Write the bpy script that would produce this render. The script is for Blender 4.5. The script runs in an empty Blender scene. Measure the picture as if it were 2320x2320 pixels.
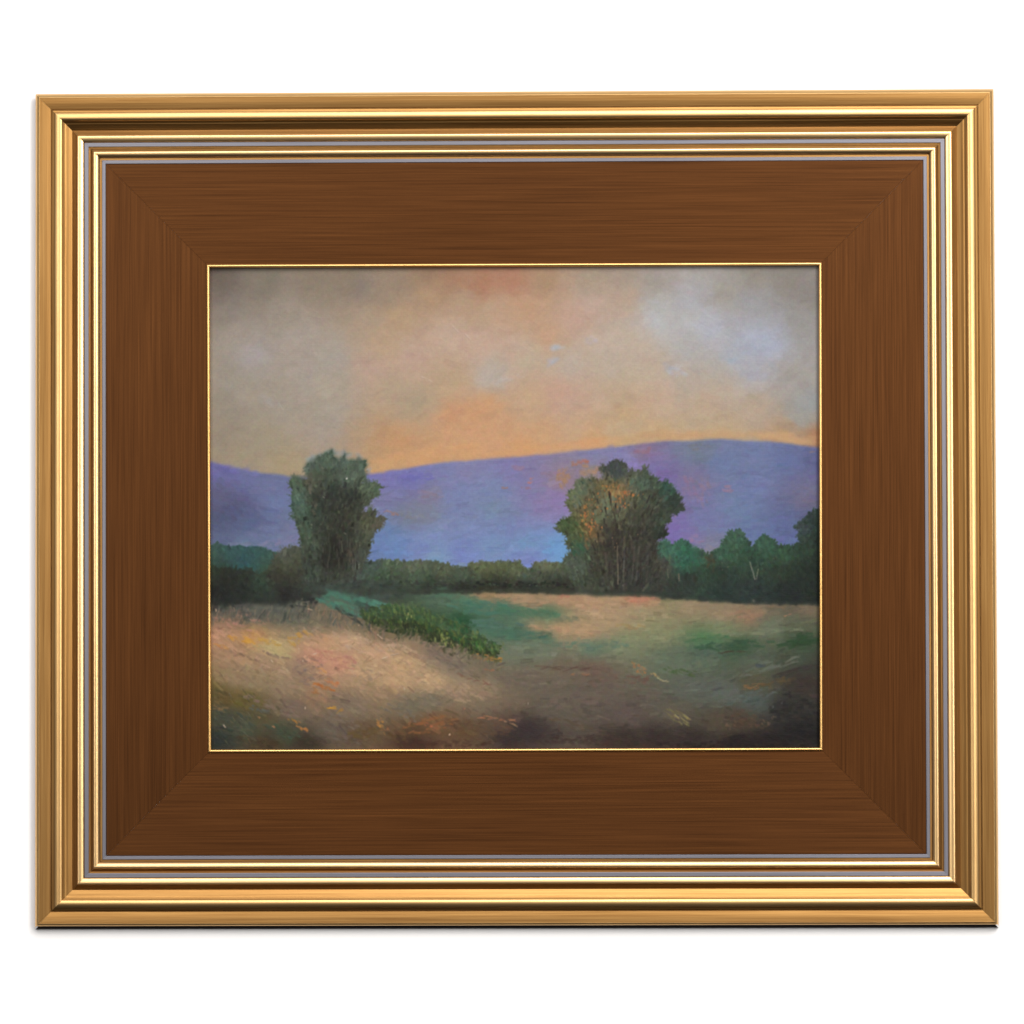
import bpy, math, random
import numpy as np

S = 0.00018            # metres per measured unit (the frame is about 39 cm wide)
CX = CY = 1160.0
CAM_D = 1.5
SAT = 0.94
E_PAINT = 1.50         # light arriving on the painting; pigments are divided by it

sc = bpy.context.scene
COL = sc.collection
rng = np.random.default_rng(7)
random.seed(7)

# ------------------------------------------------------------------ helpers
def tag(o, label=None, cat=None, group=None, kind=None):
    if label: o['label'] = label
    if cat: o['category'] = cat
    if group: o['group'] = group
    if kind: o['kind'] = kind
    return o

def P(px, py, z=0.0):
    """measured position + height above the frame face -> world"""
    return ((px - CX) * S, -z * S, (CY - py) * S)

def new_mat(name):
    m = bpy.data.materials.new(name); m.use_nodes = True
    nt = m.node_tree
    b = nt.nodes['Principled BSDF']
    return m, nt, b

def node(nt, t, **kw):
    n = nt.nodes.new(t)
    for k, v in kw.items(): setattr(n, k, v)
    return n

def brushed(name, dark, light, metallic, rough, streak=1.0, aniso=0.4, bump=0.12, blotch=0.5, spec=0.5, fine=True):
    """hand-brushed gilded / bronzed wood: streaks run along the length of each rail (UV.x)"""
    m, nt, b = new_mat(name)
    uv = node(nt, 'ShaderNodeUVMap'); uv.uv_map = 'UVMap'
    def streaks(su, sv, det, seed):
        mp = node(nt, 'ShaderNodeMapping'); mp.inputs['Scale'].default_value = (su, sv, 1)
        mp.inputs['Location'].default_value = (seed, seed * 3.1, 0)
        nt.links.new(uv.outputs['UV'], mp.inputs['Vector'])
        nz = node(nt, 'ShaderNodeTexNoise'); nz.inputs['Scale'].default_value = 1.0
        nz.inputs['Detail'].default_value = det; nz.inputs['Roughness'].default_value = 0.6
        nt.links.new(mp.outputs['Vector'], nz.inputs['Vector'])
        return nz.outputs['Fac']
    if fine: a = streaks(26, 3000, 3, 1.3); c = streaks(12, 1100, 2, 5.1); d = streaks(9, 30, 3, 9.7)
    else: a = streaks(30, 150, 3, 1.3); c = streaks(9, 90, 2, 5.1); d = streaks(12, 22, 3, 9.7)
    def mix(x, y, f):
        n = node(nt, 'ShaderNodeMix'); n.data_type = 'FLOAT'; n.inputs[0].default_value = f
        nt.links.new(x, n.inputs[2]); nt.links.new(y, n.inputs[3]); return n.outputs[0]
    s = mix(mix(a, c, 0.45), d, 0.33 * blotch)
    rp = node(nt, 'ShaderNodeMapRange'); rp.inputs[1].default_value = 0.5 - 0.16 / streak; rp.inputs[2].default_value = 0.5 + 0.16 / streak
    nt.links.new(s, rp.inputs[0])
    cm = node(nt, 'ShaderNodeMix'); cm.data_type = 'RGBA'
    cm.inputs[6].default_value = (*dark, 1); cm.inputs[7].default_value = (*light, 1)
    nt.links.new(rp.outputs[0], cm.inputs[0]); nt.links.new(cm.outputs[2], b.inputs['Base Color'])
    rr = node(nt, 'ShaderNodeMapRange'); rr.inputs[3].default_value = rough - 0.05; rr.inputs[4].default_value = rough + 0.06
    nt.links.new(c, rr.inputs[0]); nt.links.new(rr.outputs[0], b.inputs['Roughness'])
    b.inputs['Metallic'].default_value = metallic
    b.inputs['Specular IOR Level'].default_value = spec
    bp = node(nt, 'ShaderNodeBump'); bp.inputs['Strength'].default_value = bump; bp.inputs['Distance'].default_value = 0.0001
    nt.links.new(a, bp.inputs['Height']); nt.links.new(bp.outputs['Normal'], b.inputs['Normal'])
    return m

GOLD = brushed('brushed_gold_leaf', (0.25, 0.120, 0.034), (0.44, 0.246, 0.082), 1.0, 0.41, streak=1.0, bump=0.05)
BEAD = brushed('burnished_gold', (0.84, 0.54, 0.24), (0.92, 0.64, 0.32), 1.0, 0.33, streak=0.6, bump=0.0, fine=False)
SATIN = brushed('satin_gold', (0.60, 0.36, 0.14), (0.76, 0.49, 0.21), 1.0, 0.37, streak=0.7, bump=0.0, fine=False)
BRONZE = brushed('brushed_bronze', (0.046, 0.0152, 0.0030), (0.124, 0.0450, 0.0108), 0.80, 0.44, streak=0.8, bump=0.08, blotch=0.40, spec=0.3)
SILVER = brushed('dull_silver', (0.17, 0.17, 0.20), (0.27, 0.265, 0.30), 0.85, 0.40, streak=0.5, bump=0.0)
LIP = brushed('bright_gilding', (0.75, 0.43, 0.13), (0.90, 0.58, 0.24), 1.0, 0.34, streak=0.7, bump=0.0, fine=False)

# ------------------------------------------------------------------ frame geometry
# measured corners of the outer edge and of the gilt lip (TL, TR, BR, BL)
OUT = np.array([(84.0, 216.5), (2247.5, 205.0), (2259.0, 2094.0), (83.0, 2098.0)])
INN = np.array([(468.5, 600.0), (1861.5, 595.0), (1863.5, 1700.5), (472.0, 1705.0)])
T_IN = 386.0

def ring(t, z):
    f = t / T_IN
    q = OUT + (INN - OUT) * f
    k = 1.0 - z * S / CAM_D
    q = (q - CX) * k + CX
    return q

def section_part(name, pts, mat, parent, side, gap=0.25, sharp=(), back=None):
    """one mitred length of moulding: closed cross-section pts [(t, z)...] between two corners of the frame"""
    a, b = side, (side + 1) % 4
    n = len(pts)
    A, B = [], []
    for t, z in pts:
        q = ring(t, z)
        d = q[b] - q[a]; d = d / np.linalg.norm(d)
        pa = q[a] + d * gap; pb = q[b] - d * gap
        A.append((pa[0], pa[1], z)); B.append((pb[0], pb[1], z))
    # each smooth run of the section owns its vertices, so runs meet in crisp edges
    runs, cur = [], [0]
    for i in range(1, n + 1):
        cur.append(i % n)
        if (i % n) in sharp or i == n:
            runs.append(cur); cur = [i % n]
    verts, faces, uvs = [], [], []
    NS = 12
    dist = np.zeros(n + 1)
    for i in range(1, n + 1):
        p, q2 = pts[i - 1], pts[i % n]
        dist[i] = dist[i - 1] + math.hypot(p[0] - q2[0], p[1] - q2[1])
    for r in runs:
        base = len(verts)
        for j, i in enumerate(r):
            dd = dist[i] if not (i == 0 and j > 0) else dist[n]
            for k in range(NS + 1):
                f = k / NS
                x = A[i][0] * (1 - f) + B[i][0] * f; y = A[i][1] * (1 - f) + B[i][1] * f
                verts.append(P(x, y, A[i][2]))
                L = math.hypot(x - A[i][0], y - A[i][1]) + A[i][0] * (1 if side % 2 == 0 else 0) + A[i][1] * (side % 2)
                uvs.append((L * S + side * 3.7, dd * S + side * 0.41))
        for j in range(len(r) - 1):
            for k in range(NS):
                v0 = base + j * (NS + 1) + k
                faces.append((v0, v0 + 1, v0 + NS + 2, v0 + NS + 1))
    for E, rev in ((A, False), (B, True)):
        base = len(verts)
        for (x, y, z) in E:
            verts.append(P(x, y, z)); uvs.append((0, 0))
        f = tuple(range(base, base + n))
        faces.append(f if rev else f[::-1])
    me = bpy.data.meshes.new(name)
    me.from_pydata(verts, [], faces)
    me.polygons.foreach_set('use_smooth', [True] * (len(faces) - 2) + [False, False])
    ul = me.uv_layers.new(name='UVMap')
    li = np.zeros(len(me.loops), dtype=np.int32); me.loops.foreach_get('vertex_index', li)
    ul.data.foreach_set('uv', np.array(uvs, dtype=np.float32)[li].ravel())
    me.materials.append(mat)
    me.update()
    o = bpy.data.objects.new(name, me); COL.objects.link(o)
    if parent is not None: o.parent = parent
    return o

def curve(pts, n=5):
    """Catmull-Rom through pts"""
    out = []
    p = [pts[0]] + list(pts) + [pts[-1]]
    for i in range(1, len(p) - 2):
        for k in range(n):
            t = k / n
            a = [0.5 * ((2 * p[i][c]) + (-p[i-1][c] + p[i+1][c]) * t + (2*p[i-1][c] - 5*p[i][c] + 4*p[i+1][c] - p[i+2][c]) * t*t
                 + (-p[i-1][c] + 3*p[i][c] - 3*p[i+1][c] + p[i+2][c]) * t**3) for c in (0, 1)]
            out.append(tuple(a))
    out.append(tuple(pts[-1]))
    return out

BACK = -32
def closed(runs, tail):
    """join runs of (t,z); returns pts and the indices where the surface breaks"""
    pts, sharp = [], set()
    for r in runs:
        if pts and pts[-1] == r[0]: r = r[1:]; sharp.add(len(pts) - 1)
        elif pts: sharp.add(len(pts) - 1); sharp.add(len(pts))
        pts += r
    sharp.add(len(pts) - 1)
    for p in tail:
        pts.append(p); sharp.add(len(pts) - 1)
    sharp.add(0)
    return pts, sharp

frame = bpy.data.objects.new('picture_frame', None); COL.objects.link(frame)
tag(frame, 'wide stepped gold and bronze wooden picture frame with mitred corners on the white wall', 'picture frame')

moulding_runs = [
    curve([(0, -14), (0, -6), (0.4, -1.4), (2.2, 0.2), (4.6, 1.7)]),
    curve([(4.6, 1.7), (18, 0.8), (31, -1.2)]),
    curve([(31, -1.2), (31.6, -3.4), (32.6, -3.6)]),
    curve([(32.6, -3.6), (33.4, -0.4), (38, 1.4), (43, 3.4)]),
    curve([(43, 3.4), (47, 4.8), (50, 5.2), (54, 4.2), (57, 2.0)]),
    curve([(57, 2.0), (63, -1.6), (66, -2.6), (72, -5.6), (80, -9.2)]),
    curve([(80, -9.2), (86, -5.6), (93, -1.2)]),
    [(93, -1.2), (106, -7), (118, -7), (118.5, -11), (121, -11)],
    [(121, -11), (128, -6.5), (141, -10), (143, -13), (156, -13)],
]
for side in range(4):
    pts, sharp = closed(moulding_runs, [(156, BACK), (2, BACK), (0, BACK + 2)])
    # straight facets of the last two runs keep hard edges
    for i, p in enumerate(pts):
        if p[0] >= 93: sharp.add(i)
    rail = section_part('moulding', pts, GOLD, frame, side, sharp=sharp)
    bp = curve([(39.0, 0.6), (40.0, 2.9), (43.5, 4.5), (48, 5.5), (52.5, 5.3), (57, 3.4), (59, 0.4)])
    section_part('bead', bp + [(49, -2)], SATIN, rail, side, gap=0.1, sharp={0, len(bp) - 1, len(bp)})
    bp = curve([(-3.5, -15), (-3.2, -9), (-2.0, -4.6), (0.4, -1.2), (3, 1.0), (5.2, 2.1), (5.8, -1.5)])
    if side == 2: bp = curve([(-0.4, -15), (-0.4, -8), (-0.3, -3.6), (0.7, -0.9), (2.8, 0.9), (5.2, 2.1), (5.8, -1.5)])
    section_part('outer_edge', bp + [(3, -15)], SATIN, rail, side, gap=0.1, sharp={0, len(bp) - 1, len(bp), len(bp) - 6})
    bp = curve([(90.8, -4), (91.5, -0.9), (93.2, 0.3), (97, 0.5), (101.5, -0.4), (105.4, -2.0), (107, -5)])
    section_part('bead', bp + [(99.5, -8)], BEAD, rail, side, gap=0.1, sharp={0, len(bp) - 1, len(bp)})
    bp = curve([(126.8, -9), (127.4, -5.6), (129, -4.2), (132, -3.8), (136, -4.6), (139.6, -6.6), (142, -9.5)])
    section_part('bead', bp + [(134.5, -11)], BEAD, rail, side, gap=0.1, sharp={0, len(bp) - 1, len(bp)})
    for t0, t1, z in ((107.4, 117.2, -5.6), (147.6, 156.0, -10.0)):
        sp = [(t0, z - 4), (t0, z - 0.6), (t0 + 1, z), (t1 - 1, z - 0.2), (t1, z - 0.8), (t1, z - 4)]
        section_part('silver_line', sp, SILVER, rail, side, gap=0.1, sharp=set(range(6)))
    pp = [(156.3, -11), (157, -9), (384.5, -15), (385.2, -16), (385.2, -29), (156.3, -29)]
    section_part('flat_panel', pp, BRONZE, frame, side, gap=0.3, sharp=set(range(6)))
    lp = curve([(384.6, -16), (385.2, -12.5), (387, -10.6), (389.3, -10.2), (391.6, -11.4), (393, -14.5), (393.2, -20)])
    section_part('gilt_lip', lp + [(393.2, -22), (386, -22)], LIP, frame, side, gap=0.1,
                 sharp={0, len(lp) - 1, len(lp), len(lp) + 1})

# near-black strip added in place of the contact shadow under the bottom rail
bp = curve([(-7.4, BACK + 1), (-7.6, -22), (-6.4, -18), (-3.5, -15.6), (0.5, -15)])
section_part('shadow_strip', bp + [(0.5, BACK + 1)], brushed('shadow_black', (0.004, 0.0022, 0.002), (0.010, 0.006, 0.005), 0.0, 0.6, bump=0.0, spec=0.2, fine=False),
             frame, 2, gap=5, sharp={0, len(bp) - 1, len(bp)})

def box(name, x0, y0, x1, y1, z0, z1, mat, parent=None):
    v = [P(x, y, z) for z in (z0, z1) for x, y in ((x0, y0), (x1, y0), (x1, y1), (x0, y1))]
    f = [(0, 1, 2, 3), (7, 6, 5, 4), (0, 4, 5, 1), (1, 5, 6, 2), (2, 6, 7, 3), (3, 7, 4, 0)]
    me = bpy.data.meshes.new(name); me.from_pydata(v, [], f); me.materials.append(mat)
    o = bpy.data.objects.new(name, me); COL.objects.link(o)
    if parent: o.parent = parent
    return o
mb, ntb, bb = new_mat('backing_paper'); bb.inputs['Base Color'].default_value = (0.12, 0.08, 0.05, 1); bb.inputs['Roughness'].default_value = 0.9
box('backing_board', 400, 540, 1930, 1770, -31.5, -30, mb, frame)

# ------------------------------------------------------------------ the painting
# Painted stroke by stroke on a fine sheet; picture units: q (x 20..1900, y 20..1510)
QX0, QY0, QX1, QY1 = 2.0, 4.0, 1918.0, 1528.0
STEP = 2.0
NX = int((QX1 - QX0) / STEP) + 1; NY = int((QY1 - QY0) / STEP) + 1
gx = QX0 + np.arange(NX) * STEP; gy = QY0 + np.arange(NY) * STEP
GX, GY = np.meshgrid(gx, gy)

def vnoise(scale_x, scale_y, seed, octaves=3, ang=0.0):
    r = np.random.default_rng(seed)
    ca, sa = math.cos(ang), math.sin(ang)
    U = (GX * ca + GY * sa) / scale_x; V = (-GX * sa + GY * ca) / scale_y
    out = np.zeros_like(GX); amp = 1.0; tot = 0
    for o in range(octaves):
        T = r.random((256, 256))
        u = U * 2**o + 31.7 * o + 300; v = V * 2**o + 17.3 * o + 300
        iu = np.floor(u).astype(int); iv = np.floor(v).astype(int)
        fu = u - iu; fv = v - iv
        fu = fu * fu * (3 - 2 * fu); fv = fv * fv * (3 - 2 * fv)
        a = T[iv % 256, iu % 256]; b = T[iv % 256, (iu + 1) % 256]
        c = T[(iv + 1) % 256, iu % 256]; d = T[(iv + 1) % 256, (iu + 1) % 256]
        out += amp * ((a * (1 - fu) + b * fu) * (1 - fv) + (c * (1 - fu) + d * fu) * fv)
        tot += amp; amp *= 0.5
    return out / tot - 0.5

def field(samples, sx=1.0, sy=1.0, power=3.2, soft=28.0):
    """smooth blend of colour notes"""
    s = np.array(samples, dtype=float)
    lx = np.linspace(QX0, QX1, 160); ly = np.linspace(QY0, QY1, 130)
    LX, LY = np.meshgrid(lx, ly)
    num = np.zeros(LX.shape + (3,)); den = np.zeros(LX.shape)
    for x, y, r, g, b in s:
        d2 = ((LX - x) * sx) ** 2 + ((LY - y) * sy) ** 2 + soft ** 2
        w = d2 ** (-power / 2)
        num += w[..., None] * np.array((r, g, b)); den += w
    low = num / den[..., None]
    fx = (GX - QX0) / (QX1 - QX0) * 159; fy = (GY - QY0) / (QY1 - QY0) * 129
    ix = np.clip(fx.astype(int), 0, 158); iy = np.clip(fy.astype(int), 0, 128)
    tx = (fx - ix)[..., None]; ty = (fy - iy)[..., None]
    return (low[iy, ix] * (1 - tx) + low[iy, ix + 1] * tx) * (1 - ty) + (low[iy + 1, ix] * (1 - tx) + low[iy + 1, ix + 1] * tx) * ty

SKY = [(30,35,100,88,80),(40,70,112,100,92),(30,110,122,110,102),(60,160,140,130,120),(100,230,160,150,138),(150,290,165,158,155),(40,350,155,145,132),
(60,450,150,140,126),(200,80,128,118,105),(330,60,138,124,108),(450,60,140,124,106),(480,75,136,124,114),(250,150,158,145,132),
(300,250,170,158,147),(400,300,168,160,150),(500,180,170,150,128),(560,260,188,160,132),(600,170,184,154,122),(520,330,188,160,142),
(640,300,192,162,146),(600,420,180,158,132),(400,480,168,158,145),(250,450,162,152,138),(60,540,150,138,120),(200,560,160,148,126),
(250,620,168,150,120),(100,600,160,145,122),(380,520,165,152,140),(480,540,176,150,122),(540,560,190,150,112),(600,560,200,150,105),
(560,640,195,158,112),(700,40,150,122,98),(760,60,165,125,98),(860,75,172,122,96),(950,60,176,126,100),(1050,70,172,140,112),(1200,70,165,148,128),
(700,110,176,145,115),(800,120,178,152,125),(900,150,190,160,132),(1000,150,190,152,122),(1060,230,196,158,128),(1150,170,194,160,142),
(1200,130,190,164,150),(750,230,195,168,150),(850,260,196,166,148),(950,280,194,164,146),(1000,290,188,172,150),(1130,320,186,172,158),
(780,380,188,162,130),(700,430,180,158,130),(900,340,184,172,158),(880,365,182,172,165),(650,430,170,155,130),(760,470,202,150,112),
(880,440,206,155,112),(830,480,204,155,112),(1000,430,196,164,132),(1100,410,196,158,138),(1130,440,192,160,142),(1250,420,188,164,138),
(1300,60,165,150,135),(1400,70,160,152,145),(1300,120,184,160,140),(1400,150,176,176,176),(1500,130,172,172,178),(1400,200,184,186,190),
(1500,190,180,180,182),(1560,210,178,182,196),(1600,100,160,155,148),(1700,60,148,142,132),(1700,120,155,155,160),(1800,60,138,132,124),
(1860,100,138,132,128),(1850,200,152,150,148),(1700,250,168,174,192),(1750,260,168,174,194),(1630,300,168,176,190),(1500,270,176,174,172),
(1350,250,190,172,155),(1380,330,190,172,152),(1500,370,182,168,155),(1600,330,176,168,160),(1700,340,170,170,180),(1800,350,160,156,150),
(1870,450,150,155,158),(1700,450,182,162,142),(1550,450,188,164,138),(1400,430,192,165,142),(1300,480,192,160,122),(1000,590,210,155,105),
(800,600,208,160,112),(700,620,210,160,112),(1200,560,206,160,115),(1300,560,196,165,120),(1400,545,196,165,125),(1600,535,192,160,115),
(1800,550,188,148,105),(1885,545,170,120,85),(1300,510,190,168,140),(1600,505,185,165,140),(1850,490,155,155,150),(900,540,208,158,118),
(760,540,205,158,118),(400,400,170,158,142),(150,400,160,150,136),(320,370,166,156,146),(1150,500,196,164,132),(1050,540,204,160,120),
(600,80,150,130,112),(560,100,155,135,115),(650,350,190,164,140),(1250,250,190,174,158),(1250,330,188,172,154),(1600,400,184,166,148)]
MTN = [(40,640,105,100,165),(60,660,104,98,160),(120,670,108,108,160),(200,690,108,112,155),(60,720,95,90,125),(100,760,85,85,125),
(150,800,90,92,135),(60,800,80,80,115),(220,740,108,118,165),(200,850,110,112,150),(260,860,118,115,150),(80,860,95,95,130),(120,880,110,120,150),
(560,665,120,112,180),(530,740,125,120,165),(620,790,120,120,145),(560,830,105,125,175),(600,880,105,130,185),(560,905,105,120,175),
(650,670,112,108,180),(700,640,122,120,175),(750,650,125,125,175),(800,640,130,125,170),(700,720,130,122,150),(680,790,125,125,145),
(780,720,120,130,180),(900,720,120,130,175),(900,760,118,135,165),(850,820,122,132,180),(950,830,120,125,175),(960,650,128,120,178),
(1000,640,132,118,160),(1110,680,150,120,130),(1190,650,150,125,120),(1060,740,140,118,170),(1095,745,145,118,175),(1000,730,130,122,170),
(900,880,120,140,185),(1000,880,115,145,190),(1100,890,108,150,205),(1130,900,108,152,205),(700,850,125,135,185),(660,890,120,125,180),
(800,900,120,125,190),(1000,915,125,125,190),(720,920,125,150,185),(1300,600,130,125,175),(1350,592,138,108,135),(1290,620,130,120,175),
(1380,640,120,105,165),(1430,670,118,98,160),(1500,680,125,110,150),(1500,590,115,120,150),(1540,580,112,120,138),
(1600,620,105,120,165),(1600,560,115,120,160),(1700,600,110,120,165),(1800,620,100,110,160),(1700,700,110,120,170),(1850,700,110,105,145),
(1860,740,110,100,130),(1650,760,108,125,165),(1550,800,115,115,165),(1450,830,125,100,170),(1430,850,125,95,165),(1500,860,128,105,160),
(1560,880,125,118,140),(1700,830,100,110,155),(1800,800,95,100,150),(1800,880,95,95,150),(1870,800,85,90,125),(1880,620,95,95,145),(1200,600,128,124,172)]
GND = [(860,1030,160,128,95),(1000,1050,165,135,105),(1100,1035,165,130,100),(1200,1060,165,138,110),(1350,1045,172,124,100),(1450,1040,120,125,90),
(1250,1100,160,140,110),(1350,1080,140,135,105),(1500,1060,140,125,100),(1600,1090,135,120,98),(1680,1095,138,112,90),(1800,1065,100,92,75),
(1880,1070,115,100,80),(1400,1140,125,130,98),(1600,1130,110,125,95),(1750,1130,105,115,92),(1850,1130,90,95,75),(720,1045,80,105,85),
(830,1060,70,112,92),(950,1080,70,108,88),(1060,1090,75,112,85),(650,1100,50,80,50),(700,1110,60,90,60),(800,1110,40,85,55),(880,1130,72,108,90),
(960,1150,65,105,85),(1050,1162,80,108,88),(1100,1138,170,140,108),(1040,1130,150,132,100),(1180,1150,168,140,108),(1300,1180,120,130,100),(1200,1190,95,120,100),
(1050,1200,110,120,100),(960,1200,110,118,98),(1550,1170,70,115,75),(1650,1190,55,85,60),(1850,1170,50,75,50),(1850,1230,70,80,65),
(1550,1200,80,98,85),(1450,1230,95,108,88),(1700,1230,85,95,80),(1100,1250,110,98,80),(1200,1260,108,88,75),(1000,1280,112,100,85),
(1200,1330,100,88,78),(1100,1370,100,90,78),(1500,1320,90,95,85),(1600,1330,90,98,90),(1700,1300,85,82,62),(1850,1300,60,50,45),
(1800,1380,50,48,45),(1850,1450,35,32,32),(1700,1360,80,90,85),(1450,1390,95,88,75),(1600,1420,85,75,60),(1650,1420,80,65,52),
(1500,1480,55,45,42),(1300,1480,60,48,42),(1300,1400,95,82,75),(1650,1490,35,28,28),(950,1480,62,48,45),(800,1450,100,75,50),(720,1420,120,85,55),
(900,1430,95,75,60),(650,1450,95,70,45),(1000,1450,60,50,50),(850,1370,120,105,85),(700,1360,120,110,92),(650,1490,70,45,35),
(60,1120,150,115,92),(50,1150,155,118,95),(150,1160,165,125,80),(220,1200,165,150,105),(100,1210,145,115,90),(200,1230,140,115,92),
(300,1260,125,105,88),(380,1180,165,130,100),(450,1170,170,140,112),(540,1210,170,138,110),(420,1240,170,125,102),(350,1220,165,120,100),
(500,1260,155,130,100),(620,1240,170,140,105),(600,1300,168,138,105),(700,1300,170,142,108),(800,1330,155,130,105),(850,1330,140,120,95),
(650,1190,125,105,85),(720,1210,110,95,85),(780,1250,108,98,85),(850,1270,110,98,80),(100,1290,130,110,85),(150,1300,130,112,88),
(250,1320,135,115,92),(350,1350,150,118,90),(450,1370,130,112,92),(550,1340,145,120,92),(640,1370,118,108,88),(40,1330,90,80,45),
(80,1350,105,85,45),(130,1350,100,88,45),(60,1400,72,75,60),(130,1440,72,78,62),(250,1460,70,78,60),(40,1480,45,52,48),(180,1420,90,82,55),
(280,1380,120,100,85),(400,1450,105,92,80),(500,1460,100,80,55),(200,1490,70,55,35),(320,1490,60,50,38),(450,1490,95,80,65),
(150,1080,95,95,85),(220,1070,90,95,85),(300,1090,95,95,82),(100,1065,75,75,70),(350,1095,115,105,85),(400,1110,110,100,82),(40,1070,70,68,62),
(480,1130,110,98,78),(560,1150,100,88,68),(600,1020,60,72,62),(500,1030,60,80,72),(1750,1490,35,28,28),(1880,1250,60,60,52),(1400,1480,58,46,42)]

CANV = np.zeros(GX.shape + (3,)); HGT = np.zeros(GX.shape)
sky_f = field(SKY); mtn_f = field(MTN, sy=1.2) + np.array((-3, 2, 4)) + np.array((-3, 4, 6)) * np.clip((GY - 740) / 120, 0, 1)[..., None]; gnd_f = field(GND, sx=0.8, sy=1.25, soft=20)
warm = np.clip((GY - 1110) / 40, 0, 1) * np.clip((1350 - GY) / 60, 0, 1) * np.clip((900 - GX) / 120, 0, 1) * np.clip((GX + 60) / 80, 0, 1)
gnd_f = gnd_f * (1 + 0.15 * warm[..., None] * np.array((1.1, 1.0, .85)))
fieldm = np.clip((GY - 1020) / 20, 0, 1) * np.clip((1200 - GY) / 60, 0, 1) * np.clip((GX - 1000) / 150, 0, 1) * np.clip((1750 - GX) / 120, 0, 1)
gnd_f = gnd_f * (1 + fieldm[..., None] * np.array((.09, .05, .02)))

def line_y(pts):
    p = np.array(pts, dtype=float); return np.interp(gx, p[:, 0], p[:, 1])
RIDGE = [(0,612),(30,622.6),(80,635.8),(146,649),(212,657),(262,665.6),(400,668),(510,659),(560,652),(642,638),(700,628),(772,619),(880,613),(1003,603),
         (1100,593),(1202,582),(1265,574),(1340,565),(1414,555),(1497,556),(1596,550),(1680,555),(1762,561),(1894,575),(1920,578)]
ridge = line_y(RIDGE)
HEDGE_BASE = line_y([(0,1062),(120,1050),(250,1060),(350,1020),(520,1025),(600,1022),(800,1020),(1000,1020),(1200,1027),(1400,1034),(1500,1042),(1650,1052),(1800,1056),(1920,1060)])
GT = HEDGE_BASE

def region_base(y_edge, soft, seed):
    n = vnoise(60, 60, seed, 3) * 10
    return np.clip((GY - (y_edge[None, :] + n)) / soft + 0.5, 0, 1)[..., None]

CANV[:] = sky_f
m = region_base(ridge, 7, 3); CANV = CANV * (1 - m) + mtn_f * m
m = region_base(GT - 6, 16, 4); CANV = CANV * (1 - m) + gnd_f * m

def blend(col, mask, h=0.0):
    global CANV, HGT
    CANV = CANV * (1 - mask[..., None]) + np.array(col, dtype=float) * mask[..., None]

def stroke(cx, cy, L, W, ang, col, alpha=0.8, bend=0.0, bristle=0.5, h=0.5, dry=0.0):
    """one loaded brush mark"""
    R = 0.55 * math.hypot(L, W) + abs(bend) + 3
    x0 = max(0, int((cx - R - QX0) / STEP)); x1 = min(NX, int((cx + R - QX0) / STEP) + 2)
    y0 = max(0, int((cy - R - QY0) / STEP)); y1 = min(NY, int((cy + R - QY0) / STEP) + 2)
    if x1 <= x0 or y1 <= y0: return
    X = GX[y0:y1, x0:x1] - cx; Y = GY[y0:y1, x0:x1] - cy
    ca, sa = math.cos(ang), math.sin(ang)
    u = (X * ca + Y * sa) / (L * 0.5); v = (-X * sa + Y * ca)
    v = (v - bend * (1 - u * u)) / (W * 0.5)
    nb = max(4, int(W / 2.2))
    br = rng.random(nb + 2); be = rng.random(nb + 2)
    vi = np.clip((v * 0.5 + 0.5) * nb, 0, nb); k = vi.astype(int); f = vi - k
    b = br[k] * (1 - f) + br[np.minimum(k + 1, nb + 1)] * f
    e = be[k] * (1 - f) + be[np.minimum(k + 1, nb + 1)] * f
    edge = np.clip((1.0 - np.abs(v)) * W / 3.2, 0, 1)
    end = np.clip((1.0 - 0.35 * e - np.abs(u)) * L / 6.0, 0, 1)
    m = edge * end * (1 - bristle * b)
    if dry: m = m * np.clip(1.2 - dry * (u * 0.5 + 0.5) - dry * 0.6 * b, 0, 1)
    a = np.clip(m * alpha * 1.45, 0, 0.96)
    c = np.array(col, dtype=float)
    jit = 1 + 0.07 * (b - 0.5)
    CANV[y0:y1, x0:x1] = CANV[y0:y1, x0:x1] * (1 - a[..., None]) + (c * jit[..., None]) * a[..., None]
    rim = 0.6 + 0.6 * (np.abs(v) > 0.65) + 0.9 * b
    HGT[y0:y1, x0:x1] = HGT[y0:y1, x0:x1] * (1 - a * 0.8) + a * 0.8 * h * rim

def at(fieldarr, x, y):
    i = int(np.clip((y - QY0) / STEP, 0, NY - 1)); j = int(np.clip((x - QX0) / STEP, 0, NX - 1))
    return fieldarr[i, j]
def jit(c, a, hue=0.5):
    c = np.array(c, dtype=float)
    return np.clip(c * (1 + rng.normal(0, a)) + rng.normal(0, a * 100 * hue, 3), 6, 255)
def R(a, b): return a + (b - a) * rng.random()

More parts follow.
